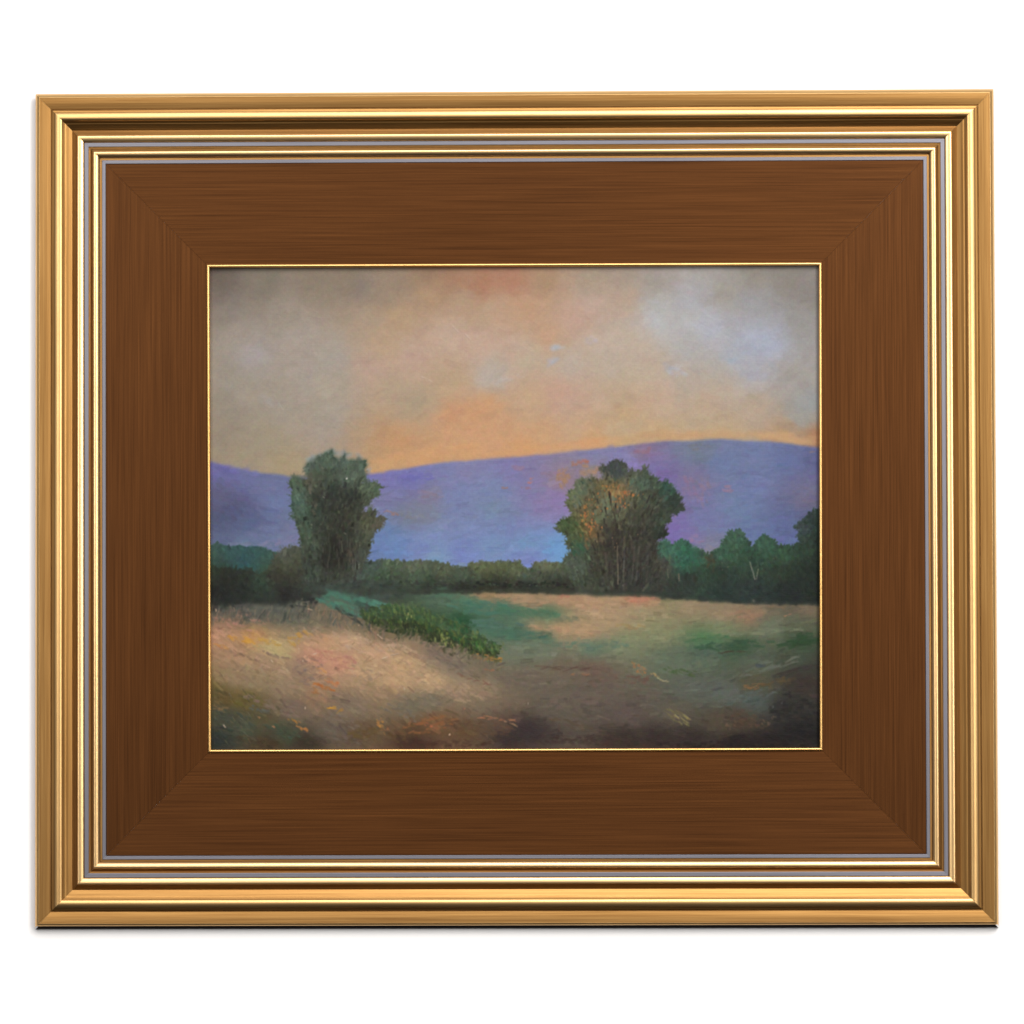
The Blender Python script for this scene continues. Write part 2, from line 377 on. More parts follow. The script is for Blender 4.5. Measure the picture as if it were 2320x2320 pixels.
# --- sky: broad soft scumbles, then a few crisper touches
for i in range(1900):
    x, y = R(0, 1920), R(0, 690)
    if y > np.interp(x, gx, ridge) - 6: continue
    c = jit(at(sky_f, x, y), 0.022, 0.65)
    stroke(x, y, R(30, 85), R(14, 34), math.radians(R(-60, 30) if x < 1100 else R(-40, 40)), c, R(0.25, 0.6), bend=R(-5, 5), bristle=0.6, h=R(0.2, 0.6))
for i in range(900):
    x, y = R(0, 1920), R(0, 660)
    if y > np.interp(x, gx, ridge) - 10: continue
    c = jit(at(sky_f, x, y), 0.035, 0.5)
    stroke(x, y, R(14, 36), R(5, 12), math.radians(R(20, 70) if rng.random() < .6 else R(-30, 20)), c, R(0.15, 0.4), bristle=0.7, h=R(0.4, 1.0))
def patch(x, y, rx, ry, ang, col, n, a=0.5, L=(14, 34), W=(7, 14), dirn=None, sp=0.03, h=0.6, dry=0):
    """a cluster of marks filling an ellipse"""
    for _ in range(n):
        r = math.sqrt(rng.random()); th = R(0, 2 * math.pi)
        ex, ey = rx * r * math.cos(th), ry * r * math.sin(th)
        ca, sa = math.cos(ang), math.sin(ang)
        d = ang if dirn is None else dirn
        stroke(x + ex * ca - ey * sa, y + ex * sa + ey * ca, R(*L), R(*W), d + R(-.35, .35), jit(col, sp, 0.4), a * R(0.6, 1.2), bristle=0.6, h=h, dry=dry)
patch(1092, 272, 20, 10, 0.0, (172,180,193), 8, 0.5)
patch(1074, 312, 14, 9, -0.6, (172,178,194), 6, 0.45)
patch(1456, 338, 38, 18, 0.4, (178,182,196), 16, 0.5)
patch(1195, 245, 22, 12, 0.2, (182,176,190), 7, 0.35)
patch(1385, 180, 24, 22, 0.5, (188,191,197), 12, 0.4)
patch(1545, 210, 60, 22, 0.05, (178,181,198), 20, 0.35)
patch(1700, 260, 60, 38, 0.2, (168,176,197), 34, 0.35)
patch(1630, 308, 14, 12, 0, (160,180,194), 5, 0.4)
patch(1700, 350, 50, 22, 0.2, (170,172,186), 14, 0.3)
patch(1390, 130, 50, 16, 0.1, (174,174,180), 14, 0.3)
patch(1560, 80, 30, 12, 1.3, (165,165,176), 9, 0.3)
patch(870, 68, 90, 20, 0.0, (175,120,95), 26, 0.35)
patch(940, 372, 45, 16, -0.3, (184,176,172), 14, 0.35)
patch(155, 290, 36, 26, 0.8, (170,163,164), 12, 0.25)
patch(205, 440, 50, 12, 0.5, (166,160,160), 10, 0.3)
patch(1468, 475, 22, 5, -0.15, (168,148,112), 4, 0.5, L=(12, 22), W=(4, 7))
patch(800, 468, 90, 22, -0.25, (208,152,112), 30, 0.35)
patch(560, 245, 50, 30, 0.3, (192,162,134), 14, 0.3)
patch(405, 515, 5, 4, 0, (120,108,98), 3, 0.6, L=(6, 9), W=(3, 5))
for (x, y, a, l) in ((782,216,.75,28),(770,204,.8,20),(815,235,.8,36),(235,175,.9,12),(332,212,1.2,10),(300,238,1.2,10),(478,322,1.2,12),(190,322,1.3,14),(680,362,.4,26),(700,372,.5,20),(400,420,1.2,9),(240,452,1.0,30),(1540,122,1.4,10),(1515,500,1.4,10),(53,245,1.4,10)):
    stroke(x, y, l, 4, a, jit((204,190,176), 0.02), 0.6, bristle=0.2, h=1.8)
# warm glow along the ridge
for i in range(260):
    x = R(440, 1900); y = np.interp(x, gx, ridge) - R(6, 30 if x > 1000 else 50)
    if x < 560 and rng.random() < 0.6: continue
    c = jit((212,160,112) if x < 1250 else (200,160,118), 0.02, 0.4)
    stroke(x, y, R(40, 90), R(8, 16), math.atan2(-35, 330) if x < 1400 else 0.05, c, R(0.15, 0.4), h=0.5)

# --- mountain
def in_mtn(x, y): return np.interp(x, gx, ridge) + 4 < y < 950
for i in range(2000):
    x, y = R(0, 1920), R(550, 950)
    if not in_mtn(x, y): continue
    c = jit(at(mtn_f, x, y), 0.035, 0.8)
    L = R(24, 70)
    if y - np.interp(x, gx, ridge) < 14: ang = math.atan(np.interp(x + 20, gx, ridge) - np.interp(x - 20, gx, ridge)) * 0 + math.atan2(np.interp(x + 20, gx, ridge) - np.interp(x - 20, gx, ridge), 40)
    else: ang = math.radians(R(-25, 12)) if x > 500 else math.radians(R(0, 40))
    stroke(x, y, L, R(9, 20), ang, c, R(0.25, 0.6), bend=R(-3, 3), bristle=0.55, h=R(0.2, 0.6))
for i in range(520):      # ridge line itself, soft but definite
    x = R(0, 1920); y0 = np.interp(x, gx, ridge)
    sl = math.atan2(np.interp(x + 15, gx, ridge) - np.interp(x - 15, gx, ridge), 30)
    base = at(mtn_f, x, y0 + 12)
    stroke(x, y0 + R(6, 12), R(18, 46), R(7, 11), sl, jit(base, 0.03, 0.5), 0.55, h=0.5)
patch(60, 640, 50, 10, 0.15, (106,102,178), 12, 0.4)
patch(130, 652, 60, 8, 0.15, (112,112,180), 12, 0.4)
patch(660, 668, 60, 14, -0.1, (108,104,186), 18, 0.4)
patch(1110, 668, 18, 34, 0.1, (166,126,98), 26, 0.55, L=(14, 30), W=(8, 14), dirn=1.3)
patch(1190, 640, 28, 26, 0.0, (162,128,106), 24, 0.55, L=(14, 28), W=(8, 14))
patch(1150, 624, 16, 8, -.2, (168,116,100), 6, 0.5)
patch(1175, 622, 14, 7, 0, (178,110,95), 5, 0.5)
patch(1150, 655, 8, 18, 0, (140,124,150), 6, 0.5, dirn=1.4)
patch(1012, 678, 14, 6, -.5, (178,116,118), 6, 0.55, L=(9, 20), W=(5, 9))
patch(935, 702, 12, 4, .1, (160,115,110), 5, 0.5, L=(9, 18), W=(4, 7))
patch(985, 700, 22, 4, .1, (158,116,130), 6, 0.45, L=(9, 20), W=(4, 7))
patch(975, 642, 26, 6, .1, (150,118,148), 7, 0.4)
patch(1075, 655, 26, 5, -.1, (148,120,150), 7, 0.4)
patch(1080, 738, 46, 26, 0, (144,120,180), 22, 0.22)
patch(578, 778, 24, 5, 0.25, (168,116,98), 8, 0.5, L=(10, 22), W=(4, 8))
patch(650, 790, 50, 12, 0.25, (122,128,140), 14, 0.35)
patch(700, 722, 40, 14, 0, (140,122,146), 12, 0.35)
patch(1500, 705, 24, 40, 0, (144,112,146), 22, 0.25, dirn=1.2)
patch(1540, 715, 22, 44, 0, (144,116,136), 22, 0.25, dirn=1.2)
patch(1618, 705, 14, 8, 0, (152,118,146), 6, 0.45)
patch(1370, 585, 40, 6, -.1, (150,108,132), 10, 0.45)
patch(1530, 575, 40, 10, 0, (116,120,132), 10, 0.4)
patch(1440, 825, 20, 24, .5, (126,104,178), 14, 0.28)
patch(1420, 660, 40, 22, .4, (120,104,172), 16, 0.25)
patch(1320, 622, 18, 16, .4, (138,124,196), 9, 0.45)
patch(1100, 892, 60, 8, -.15, (104,160,218), 14, 0.5)
patch(1128, 900, 18, 12, -.3, (104,160,212), 8, 0.4)
patch(600, 898, 50, 10, 0, (102,140,200), 12, 0.4)
patch(900, 880, 120, 14, 0, (120,146,190), 22, 0.3)
patch(1570, 885, 26, 22, .2, (138,128,140), 12, 0.4)
patch(1520, 860, 26, 14, 0, (150,116,156), 8, 0.35)
patch(230, 868, 70, 14, -.2, (126,124,164), 16, 0.4)
patch(120, 878, 90, 8, 0, (112,122,152), 14, 0.4)
patch(1860, 720, 40, 30, 0, (112,104,132), 16, 0.35)
patch(95, 770, 50, 40, .6, (82,82,118), 24, 0.3)

# --- cut-outs with ragged edges
def poly_mask(poly, seed, wob=6.0, soft=4.0, nscale=14):
    from math import inf
    p = np.array(poly, dtype=float)
    nx_ = vnoise(nscale, nscale, seed, 3) * wob * 2; ny_ = vnoise(nscale, nscale, seed + 50, 3) * wob * 2
    x0, x1 = p[:, 0].min() - 20, p[:, 0].max() + 20; y0, y1 = p[:, 1].min() - 20, p[:, 1].max() + 20
    i0, i1 = max(0, int((y0 - QY0) / STEP)), min(NY, int((y1 - QY0) / STEP) + 1)
    j0, j1 = max(0, int((x0 - QX0) / STEP)), min(NX, int((x1 - QX0) / STEP) + 1)
    X = (GX + nx_)[i0:i1, j0:j1]; Y = (GY + ny_)[i0:i1, j0:j1]
    inside = np.zeros(X.shape, bool); dmin = np.full(X.shape, 1e9)
    n = len(p)
    for i in range(n):
        ax, ay = p[i]; bx, by = p[(i + 1) % n]
        c = ((ay > Y) != (by > Y)) & (X < (bx - ax) * (Y - ay) / (by - ay + 1e-12) + ax)
        inside ^= c
        dx, dy = bx - ax, by - ay
        t = np.clip(((X - ax) * dx + (Y - ay) * dy) / (dx * dx + dy * dy + 1e-9), 0, 1)
        dmin = np.minimum(dmin, (X - ax - t * dx) ** 2 + (Y - ay - t * dy) ** 2)
    d = np.sqrt(dmin) * np.where(inside, 1, -1)
    M = np.zeros(GX.shape); M[i0:i1, j0:j1] = np.clip(d / soft + 0.5, 0, 1)
    return M

def fill(mask, samples, alpha=1.0, **kw):
    global CANV
    f = field(samples, **kw)
    m = (mask * alpha)[..., None]
    CANV = CANV * (1 - m) + f * m
    return f
def C4(pts): return [(13.6 + x * .331, 503.4 + y * .331) for x, y in pts]
def C5(pts): return [(639.5 + x * .331, 503.4 + y * .331) for x, y in pts]
def C6(pts): return [(1265.4 + x * .331, 503.4 + y * .331) for x, y in pts]

def foliage(mask, f, n, L, W, ang, a=(0.5, 0.9), sp=0.10, box=None, hue=0.3, light=None, h=0.9):
    ys, xs = np.nonzero(mask > 0.55)
    if len(ys) == 0: return
    for k in rng.integers(0, len(ys), n // 3):      # broad under-dabs
        x, y = gx[xs[k]], gy[ys[k]]
        an = ang(x, y) if callable(ang) else ang
        stroke(x, y, R(*L) * 1.5, R(*W) * 1.7, an + R(-.6, .6), jit(f[ys[k], xs[k]], sp * 1.5, hue), R(.35, .7), bend=R(-3, 3), bristle=.5, h=h * .7)
    idx = rng.integers(0, len(ys), n)
    for k in idx:
        x, y = gx[xs[k]], gy[ys[k]]
        c = jit(f[ys[k], xs[k]], sp, hue)
        an = ang(x, y) if callable(ang) else ang
        stroke(x, y, R(*L), R(*W), an + R(-.4, .4), c, R(*a), bend=R(-2, 2), bristle=0.5, h=h)

def fringe(mask, f, n, L, W, angf, a=(.5, .9), out=4, sp=.07):
    """leafy dabs that break the outline outwards"""
    gy_, gx_ = np.gradient(mask)
    e = (np.hypot(gx_, gy_) > 0.08) & (GY < 1000)
    ys, xs = np.nonzero(e)
    for k in rng.integers(0, len(ys), n):
        nx, ny = -gx_[ys[k], xs[k]], -gy_[ys[k], xs[k]]
        d = math.hypot(nx, ny) + 1e-9; nx /= d; ny /= d
        x, y = gx[xs[k]] + nx * R(-4, out), gy[ys[k]] + ny * R(-4, out)
        an = math.atan2(ny, nx) * .5 + angf(x, y) * .5 if abs(math.atan2(ny, nx) - angf(x, y)) < 1.8 else math.atan2(ny, nx)
        c = jit(f[ys[k], xs[k]], sp, .2)
        stroke(x, y, R(*L), R(*W), an + R(-.5, .5), c, R(*a), bristle=.5, h=1.0)

# distant teal trees, left
far = [(0,884),(40,874),(75,880),(110,878),(150,884),(185,884),(215,896),(250,905),(300,920),(300,1010),(0,1010)]
M = poly_mask(far, 11, 6, 5)
F = fill(M, [(30,890,58,92,84),(90,900,52,92,92),(150,905,48,90,92),(120,930,44,86,90),(200,915,56,92,80),(60,950,46,66,58),(200,960,58,80,62),(30,930,50,80,68)])
foliage(M, F, 380, (10, 22), (5, 10), 1.4, a=(.3, .7), sp=.06)

under = [(0,1000),(300,985),(600,985),(1000,988),(1400,995),(1925,1000),(1925,1064),(1800,1058),(1650,1054),(1500,1044),(1400,1036),(1200,1030),(1000,1022),(600,1024),(350,1030),(250,1066),(120,1056),(0,1068)]
M = poly_mask(under, 21, 9, 14, 45)
F = fill(M, [(100,1030,40,44,40),(400,1010,58,66,58),(700,1010,52,62,52),(950,1008,44,46,40),(1200,1015,54,60,52),(1450,1025,48,56,50),(1700,1035,38,50,48),(1880,1040,32,42,38)])

# hedge between the trees
hedge = [(480,960),(500,925),(530,930),(545,922),(575,926),(620,928),(660,925),(700,924),(740,932),(775,944),(800,946),(830,932),(880,930),(935,928),(975,930),(992,950),(1002,956),(1012,948),(1025,930),(1060,928),(1100,936),(1130,920),(1150,1025),(800,1024),(480,1034)]
M = poly_mask(hedge, 12, 5, 5)
HG = [(520,940,70,86,76),(580,940,82,98,74),(660,940,88,98,78),(740,950,86,96,74),(860,940,96,104,74),(900,950,92,100,66),(960,950,88,98,68),(1060,940,100,108,80),(1110,950,84,94,72),
      (560,975,66,86,66),(680,975,72,90,70),(800,975,74,88,70),(900,975,62,70,50),(1000,975,76,88,72),(1080,975,66,74,60),(560,1000,50,58,50),(700,1000,48,56,48),(800,1005,44,48,42),
      (900,1000,38,40,36),(1000,1000,44,48,42),(1100,1000,46,48,42),(540,1020,60,74,64),(700,1018,56,68,56),(900,1016,60,62,44),(1100,1018,62,64,48)]
F = fill(M, HG, sy=1.5, soft=12)
fringe(M, F, 260, (7, 15), (4, 8), lambda x, y: -1.5, out=2)
foliage(M, F, 900, (9, 22), (5, 11), lambda x, y: R(0.9, 2.2) if y < 985 else R(-.3, .3), a=(.35, .8), sp=.09)
for i in range(34):
    x = R(830, 1130); stroke(x, R(990, 1008), R(8, 22), R(6, 12), R(-.2, .2), jit((36,36,34), .1), 0.75, h=.5)
for i in range(16):
    x = R(840, 1120); stroke(x, R(992, 1006), R(5, 11), R(4, 8), 1.4, jit((82,98,84), .06), 0.6, h=.7)
patch(745, 1012, 22, 3, 0, (72,98,80), 5, .6, L=(14, 30), W=(4, 8))
patch(1000, 952, 8, 10, 0, (118,150,160), 3, .4, L=(8, 12), W=(4, 6))
patch(800, 938, 16, 6, 0, (120,146,172), 5, .4)

# right-hand woods
woods = [(1385,900),(1400,868),(1430,866),(1450,876),(1462,872),(1478,864),(1498,876),(1515,890),(1540,902),(1562,905),(1585,894),(1600,880),(1612,852),(1625,836),(1650,830),(1668,842),(1676,860),(1690,884),(1700,878),(1715,860),(1735,852),(1755,858),(1768,880),(1795,884),(1830,878),(1845,868),(1830,850),(1842,830),(1822,822),(1838,806),(1860,800),(1868,782),(1890,770),(1925,764),(1925,1062),(1800,1056),(1600,1050),(1400,1036)]
M = poly_mask(woods, 13, 5, 4)
WD = [(1400,880,60,100,82),(1440,890,58,104,84),(1480,890,50,100,80),(1480,930,45,98,76),(1520,920,46,98,76),(1550,925,64,80,58),(1600,900,58,95,72),(1640,850,60,96,78),(1640,890,52,88,62),
      (1700,910,42,78,58),(1730,880,54,92,72),(1760,900,52,86,64),(1800,900,48,80,58),(1850,900,44,68,48),(1880,850,36,56,44),(1880,800,40,60,54),(1850,830,60,78,80),(1885,950,28,44,34),
      (1420,940,74,72,62),(1420,990,60,64,56),(1500,980,46,56,50),(1560,960,48,72,56),(1600,970,46,58,50),(1700,960,52,72,56),(1700,1000,44,56,54),(1780,960,46,60,46),(1850,980,36,48,40),
      (1450,1020,50,58,52),(1600,1020,40,56,52),(1700,1030,42,54,54),(1800,1020,34,44,42),(1880,1030,30,42,36),(1800,1050,36,44,42)]
F = fill(M, WD, soft=14)
fringe(M, F, 420, (8, 18), (4, 8), lambda x, y: -1.5, out=4)
foliage(M * (GY < 960), F, 950, (9, 22), (6, 12), lambda x, y: R(.8, 2.3), a=(.35, .8), sp=.09)
foliage(M * (GY >= 950), F, 650, (12, 30), (6, 12), lambda x, y: R(1.2, 1.9) if y < 1020 else R(-.3, .3), a=(.3, .65), sp=.08, hue=.2)
for (x, y) in ((1842,808),(1855,815),(1832,825),(1850,835),(1862,800),(1878,790),(1886,778)):
    stroke(x, y, R(14, 24), R(5, 8), R(-.6, .4), jit((52,68,64), .08), .6, h=1)
def trunk(x0, y0, x1, y1, w, col, a=.6):
    n = 4
    for k in range(n):
        f0, f1 = k / n, (k + 1) / n
        xa, ya = x0 + (x1 - x0) * f0, y0 + (y1 - y0) * f0; xb, yb = x0 + (x1 - x0) * f1, y0 + (y1 - y0) * f1
        stroke((xa + xb) / 2 + R(-.7, .7), (ya + yb) / 2, math.hypot(xb - xa, yb - ya) * 1.4, w, math.atan2(yb - ya, xb - xa), jit(col, .05), a, bristle=.3, h=1)
trunk(1685,928,1702,985,5,(108,112,98)); trunk(1712,950,1705,985,5,(92,98,84)); trunk(1706,925,1712,945,4,(82,96,76))
trunk(1432,950,1434,980,4,(100,98,80)); trunk(1466,965,1468,990,5,(112,98,80)); trunk(1440,905,1438,935,3.5,(100,110,74))
trunk(1538,930,1546,910,4,(118,92,62)); trunk(1660,945,1655,975,3,(70,82,72))
for (x, y) in ((1545,920),(1600,933),(1618,945),(1760,918),(1768,915),(1532,886),(1680,858),(1600,955),(1472,944)):
    stroke(x, y, R(5, 9), 4, R(-1, 1), jit((140,122,92), .08), .65, h=1.6)
patch(1555, 925, 14, 20, 0, (84,74,46), 8, .4, L=(6, 14), W=(4, 8), dirn=1.4)

# dark bushes at the left, under and beside the tall tree
lb = [(0,940),(40,948),(100,950),(160,965),(205,960),(215,925),(232,902),(250,888),(270,886),(300,890),(330,940),(480,960),(500,1000),(580,1020),(560,1035),(420,1020),(360,1040),(330,1075),(250,1062),(180,1045),(120,1052),(60,1072),(0,1075)]
M = poly_mask(lb, 14, 8, 8)
LB = [(250,900,88,92,80),(280,920,78,84,64),(240,940,72,78,60),(220,970,58,56,46),(280,980,62,62,50),(30,960,48,60,46),(60,990,40,42,36),(120,980,44,50,42),(180,990,54,76,60),(180,1020,46,58,48),
      (40,1030,34,38,36),(120,1020,38,44,40),(260,1020,42,42,40),(320,1000,62,70,60),(330,1040,46,50,46),(280,1055,44,48,44),(420,990,68,82,70),(400,1010,66,80,72),(500,1010,60,70,60),(560,1015,62,72,66)]
F = fill(M, LB, soft=14)
foliage(M, F, 900, (12, 28), (7, 14), lambda x, y: R(.6, 2.2), a=(.3, .7), sp=.08, hue=.2)

for (x, y, rx, ry, c, n) in ((1430,895,30,16,(58,106,82),16),(1485,900,26,26,(44,106,78),20),(1530,925,26,16,(44,100,74),14),(1630,865,30,24,(60,98,72),18),(1610,905,34,20,(48,92,66),16),(1680,905,30,16,(44,88,62),12),(1735,885,26,24,(56,98,72),16),
                              (1800,905,50,14,(52,90,62),16),(1740,925,30,20,(44,72,52),12),(1565,935,14,26,(70,70,48),10),(1850,900,30,20,(42,70,50),12),(1860,860,24,18,(54,76,60),10),(1885,900,14,60,(30,46,36),16),(1600,960,60,16,(44,62,48),16),(1800,960,60,22,(42,58,44),20)):
    patch(x, y, rx, ry, 0, c, n, .5, L=(12, 26), W=(6, 12), dirn=1.4, sp=.07)
fringe(M, F, 260, (12, 24), (3, 6), lambda x, y: -1.5, a=(.2, .5), out=9)
trunk(1685,928,1702,985,5,(112,116,102)); trunk(1712,950,1705,985,5,(96,102,88)); trunk(1466,965,1468,990,5,(116,102,84)); trunk(1432,950,1434,980,4,(104,102,84))
# the tall tree on the left
T1 = C4([(1160,245),(1180,320),(1215,350),(1238,345),(1240,305),(1252,345),(1275,278),(1285,345),(1330,348),(1355,350),(1400,352),(1440,350),(1478,335),(1478,400),(1462,450),(1480,520),(1440,556),(1500,552),(1565,540),(1585,572),(1630,588),(1580,615),(1592,660),(1540,690),(1500,712),(1490,750),(1450,770),(1440,822),(1500,818),(1568,812),(1562,870),(1645,880),(1625,930),(1600,970),(1540,1005),(1530,1080),(1515,1150),(1490,1220),(1450,1290),(1430,1380),(1470,1480),(900,1480),(910,1350),(890,1200),(870,1100),(862,1030),(835,930),(800,850),(785,760),(788,680),(795,600),(762,548),(775,520),(805,475),(830,510),(880,520),(930,515),(938,480),(915,440),(905,395),(945,370),(1000,352),(1020,320),(1060,300),(1085,272),(1130,275)])
M1 = poly_mask(T1, 15, 4.5, 3.5, 10)
# cool halo of sky left round the crown
for i in range(60):
    th = R(0, 1)
    x, y = (np.interp(th, [0, .3, .55, .8, 1], [320, 350, 400, 470, 512]), np.interp(th, [0, .3, .55, .8, 1], [622, 600, 590, 600, 640]))
    stroke(x + R(-8, 8), y + R(-6, 8), R(12, 26), R(7, 13), R(-.8, .8), jit((142,156,160), .03), .42, h=.5)
TL_ = [(397,600,78,94,78),(360,620,78,94,80),(330,635,84,98,88),(430,610,78,98,90),(480,620,76,94,80),(470,650,82,96,82),(440,680,80,94,80),(290,680,72,90,74),(300,720,76,96,82),(285,750,74,100,88),(350,660,74,82,64),
       (320,690,78,80,64),(380,680,70,80,66),(400,710,52,60,52),(430,720,58,64,54),(470,730,52,56,46),(360,720,62,66,56),(340,730,64,72,58),(510,700,82,98,76),(530,700,84,98,80),(500,730,74,84,66),(310,780,66,88,74),(350,770,54,66,56),
       (400,760,58,62,52),(450,770,54,56,46),(480,760,62,68,56),(320,820,70,84,68),(360,820,56,62,52),(400,820,58,60,50),(440,830,54,54,46),(500,800,82,86,66),(520,800,74,76,56),(540,806,86,84,72),(500,830,78,84,64),(330,860,72,84,68),(370,870,58,66,54),
       (400,880,46,46,40),(420,890,44,44,38),(450,860,62,62,54),(480,870,76,82,66),(510,860,74,84,68),(340,900,66,76,62),(370,930,50,52,44),(390,930,44,44,38),(420,930,52,54,46),(460,900,60,58,50),(490,900,74,82,72),(350,960,66,78,66),(400,970,60,66,56),(460,960,66,72,62),(480,980,70,82,74)]
F = fill(M1, TL_, soft=11)
def t1ang(x, y):
    return -math.pi / 2 + (x - 400) / 260.0 * (1 if y < 800 else .5)
fringe(M1, F, 420, (8, 18), (3, 7), t1ang)
foliage(M1, F, 1300, (10, 24), (4, 10), t1ang, a=(.3, .75), sp=.13, hue=.13)
for (x, y, a) in ((397,590,-1.5),(392,596,-1.3),(404,600,-1.7),(358,602,-1.1),(345,612,-.9),(325,628,-.6),(437,606,-1.5),(428,612,-1.4),(498,618,-1.0),(490,622,-1.2),(535,692,-.3),(548,698,-.1),(270,682,-2.2),(280,666,-1.9),(550,800,-.2),(532,775,-.6),(292,672,-1.8),(470,618,-1.3),(378,598,-1.3)):
    for k in range(3): stroke(x + R(-4, 4), y + R(-2, 5), R(10, 20), R(3, 6), a + R(-.3, .3), jit((70,86,72), .08, .2), .75, h=1.0)
for (x, y, rx, ry, c, n) in ((400,620,34,24,(80,98,82),16),(352,628,24,20,(82,98,84),12),(466,640,32,28,(82,98,82),18),(295,705,22,28,(78,98,80),16),(300,760,14,34,(74,98,86),14),(524,715,26,20,(84,100,80),14),
                              (508,760,16,14,(80,90,70),8),(535,810,26,16,(92,88,76),12),(515,850,20,20,(84,88,70),10),(330,690,10,36,(94,92,78),9),(342,760,8,20,(88,86,74),6),
                              (425,715,50,26,(50,56,50),22),(462,740,26,24,(46,50,44),14),(392,752,34,26,(50,54,48),16),(350,725,12,20,(54,60,50),8),(400,840,60,40,(52,58,48),26),(480,845,22,20,(62,66,54),10),
                              (405,900,44,40,(42,42,36),26),(460,905,16,34,(84,80,66),9),(345,890,16,40,(70,82,70),12),(480,930,18,34,(76,84,72),12),(318,835,14,26,(72,92,76),10)):
    patch(x, y, rx, ry, 0, c, n, .6, L=(14, 30), W=(6, 13), dirn=t1ang(x, y), sp=.05)
fringe(M1, F, 300, (12, 26), (2.5, 6), t1ang, a=(.2, .55), out=9)
for i in range(46):       # dark stems low in the tree and pale gaps between them
    x = R(365, 480); y = R(840, 950)
    stroke(x, y, R(22, 50), R(3, 7), 1.57 + (400 - x) / 500 + R(-.15, .15), jit((42,42,36) if i % 5 < 3 else (72,74,62), .08, .2), R(.3, .6), bristle=.3, h=.9)
stroke(443, 672, 8, 7, .3, (222,216,210), .95, bristle=0, h=2)
for (x, y, l) in ((372,730,12),(480,938,7),(438,842,12),(368,640,10),(335,815,10)):
    stroke(x, y, l, 4, .6, (128,128,116), .6, h=1.5)

# the autumn-touched tree on the right
T2 = C5([(1925,345),(1900,350),(1870,380),(1850,372),(1840,420),(1790,395),(1775,440),(1820,475),(1790,520),(1760,535),(1690,510),(1640,520),(1560,525),(1545,580),(1520,610),(1460,630),(1480,690),(1450,740),(1480,790),(1530,850),(1480,870),(1430,885),(1385,915),(1362,975),(1400,1005),(1460,1045),(1500,1070),(1440,1095),(1470,1150),(1510,1200),(1440,1235),(1420,1290),(1480,1330),(1520,1420),(1540,1560)]) \
   + C6([(480,1560),(455,1400),(420,1300),(395,1200),(390,1100),(430,1060),(470,1050),(505,1045),(480,985),(475,940),(520,905),(530,840),(600,820),(660,795),(625,745),(575,725),(640,692),(600,660),(560,620),(530,560),(470,545),(420,560),(410,520),(380,485),(330,485),(312,430),(290,395),(265,445),(190,440),(130,450),(115,395),(85,348),(40,352),(0,360)])
M2 = poly_mask(T2, 16, 4.5, 3.5, 10)
TR_ = [(1265,635,64,70,72),(1280,650,68,74,70),(1180,690,92,100,80),(1150,710,104,114,88),(1140,740,98,106,76),(1200,700,88,84,60),(1230,700,110,100,66),(1270,720,140,112,68),(1300,710,128,104,66),(1320,700,86,94,80),(1350,690,74,92,76),
       (1390,690,70,84,68),(1430,700,52,86,72),(1440,740,50,66,56),(1460,760,58,66,58),(1400,730,66,70,56),(1350,740,82,86,64),(1300,750,92,94,72),(1250,750,98,104,82),(1200,750,100,94,66),(1170,770,98,88,60),(1110,810,68,88,54),(1140,820,76,88,52),(1120,830,72,86,56),
       (1180,820,112,98,56),(1200,840,118,92,58),(1160,860,74,92,66),(1170,890,62,88,68),(1140,930,80,90,78),(1220,860,84,78,58),(1240,840,66,62,52),(1280,800,76,76,58),(1250,790,84,88,70),(1330,790,68,70,56),(1380,790,62,64,52),(1420,800,66,78,64),(1410,840,44,54,46),
       (1340,850,58,58,48),(1300,870,62,58,48),(1260,880,56,54,46),(1220,900,66,66,52),(1180,930,70,80,64),(1380,860,60,60,50),(1350,920,64,62,54),(1300,940,62,60,54),(1260,950,64,62,54),(1220,960,66,68,54),(1160,970,72,82,68),(1390,940,66,66,56),(1340,980,56,58,52),(1280,990,60,62,54),(1200,1000,66,72,58),(1400,1000,60,64,56)]
F = fill(M2, TR_, soft=11)
def t2ang(x, y):
    return -math.pi / 2 + (x - 1275) / 260.0
fringe(M2, F, 480, (8, 18), (3, 7), t2ang)
foliage(M2, F, 1500, (10, 24), (4, 10), t2ang, a=(.3, .75), sp=.14, hue=.15)
for (x, y, a) in ((1268,628,-1.5),(1258,634,-1.7),(1282,626,-1.4),(1240,640,-1.9),(1232,650,-2.0),(1292,640,-1.2),(1360,645,-1.5),(1366,655,-1.3),(1390,665,-1.1),(1402,682,-1.0),(1440,695,-.8),(1470,730,-.3),(1455,745,-.1),(1478,766,0),(1462,775,.2),(1170,680,-2.0),(1195,676,-1.8),(1130,712,-2.4),(1100,808,-2.9),(1096,828,3.0),(1425,845,.4),(1418,838,.3),(1120,870,2.6)):
    for k in range(3): stroke(x + R(-4, 4), y + R(-2, 5), R(9, 20), R(3, 6), a + R(-.3, .3), jit((62,76,66), .08, .2), .75, h=1.0)
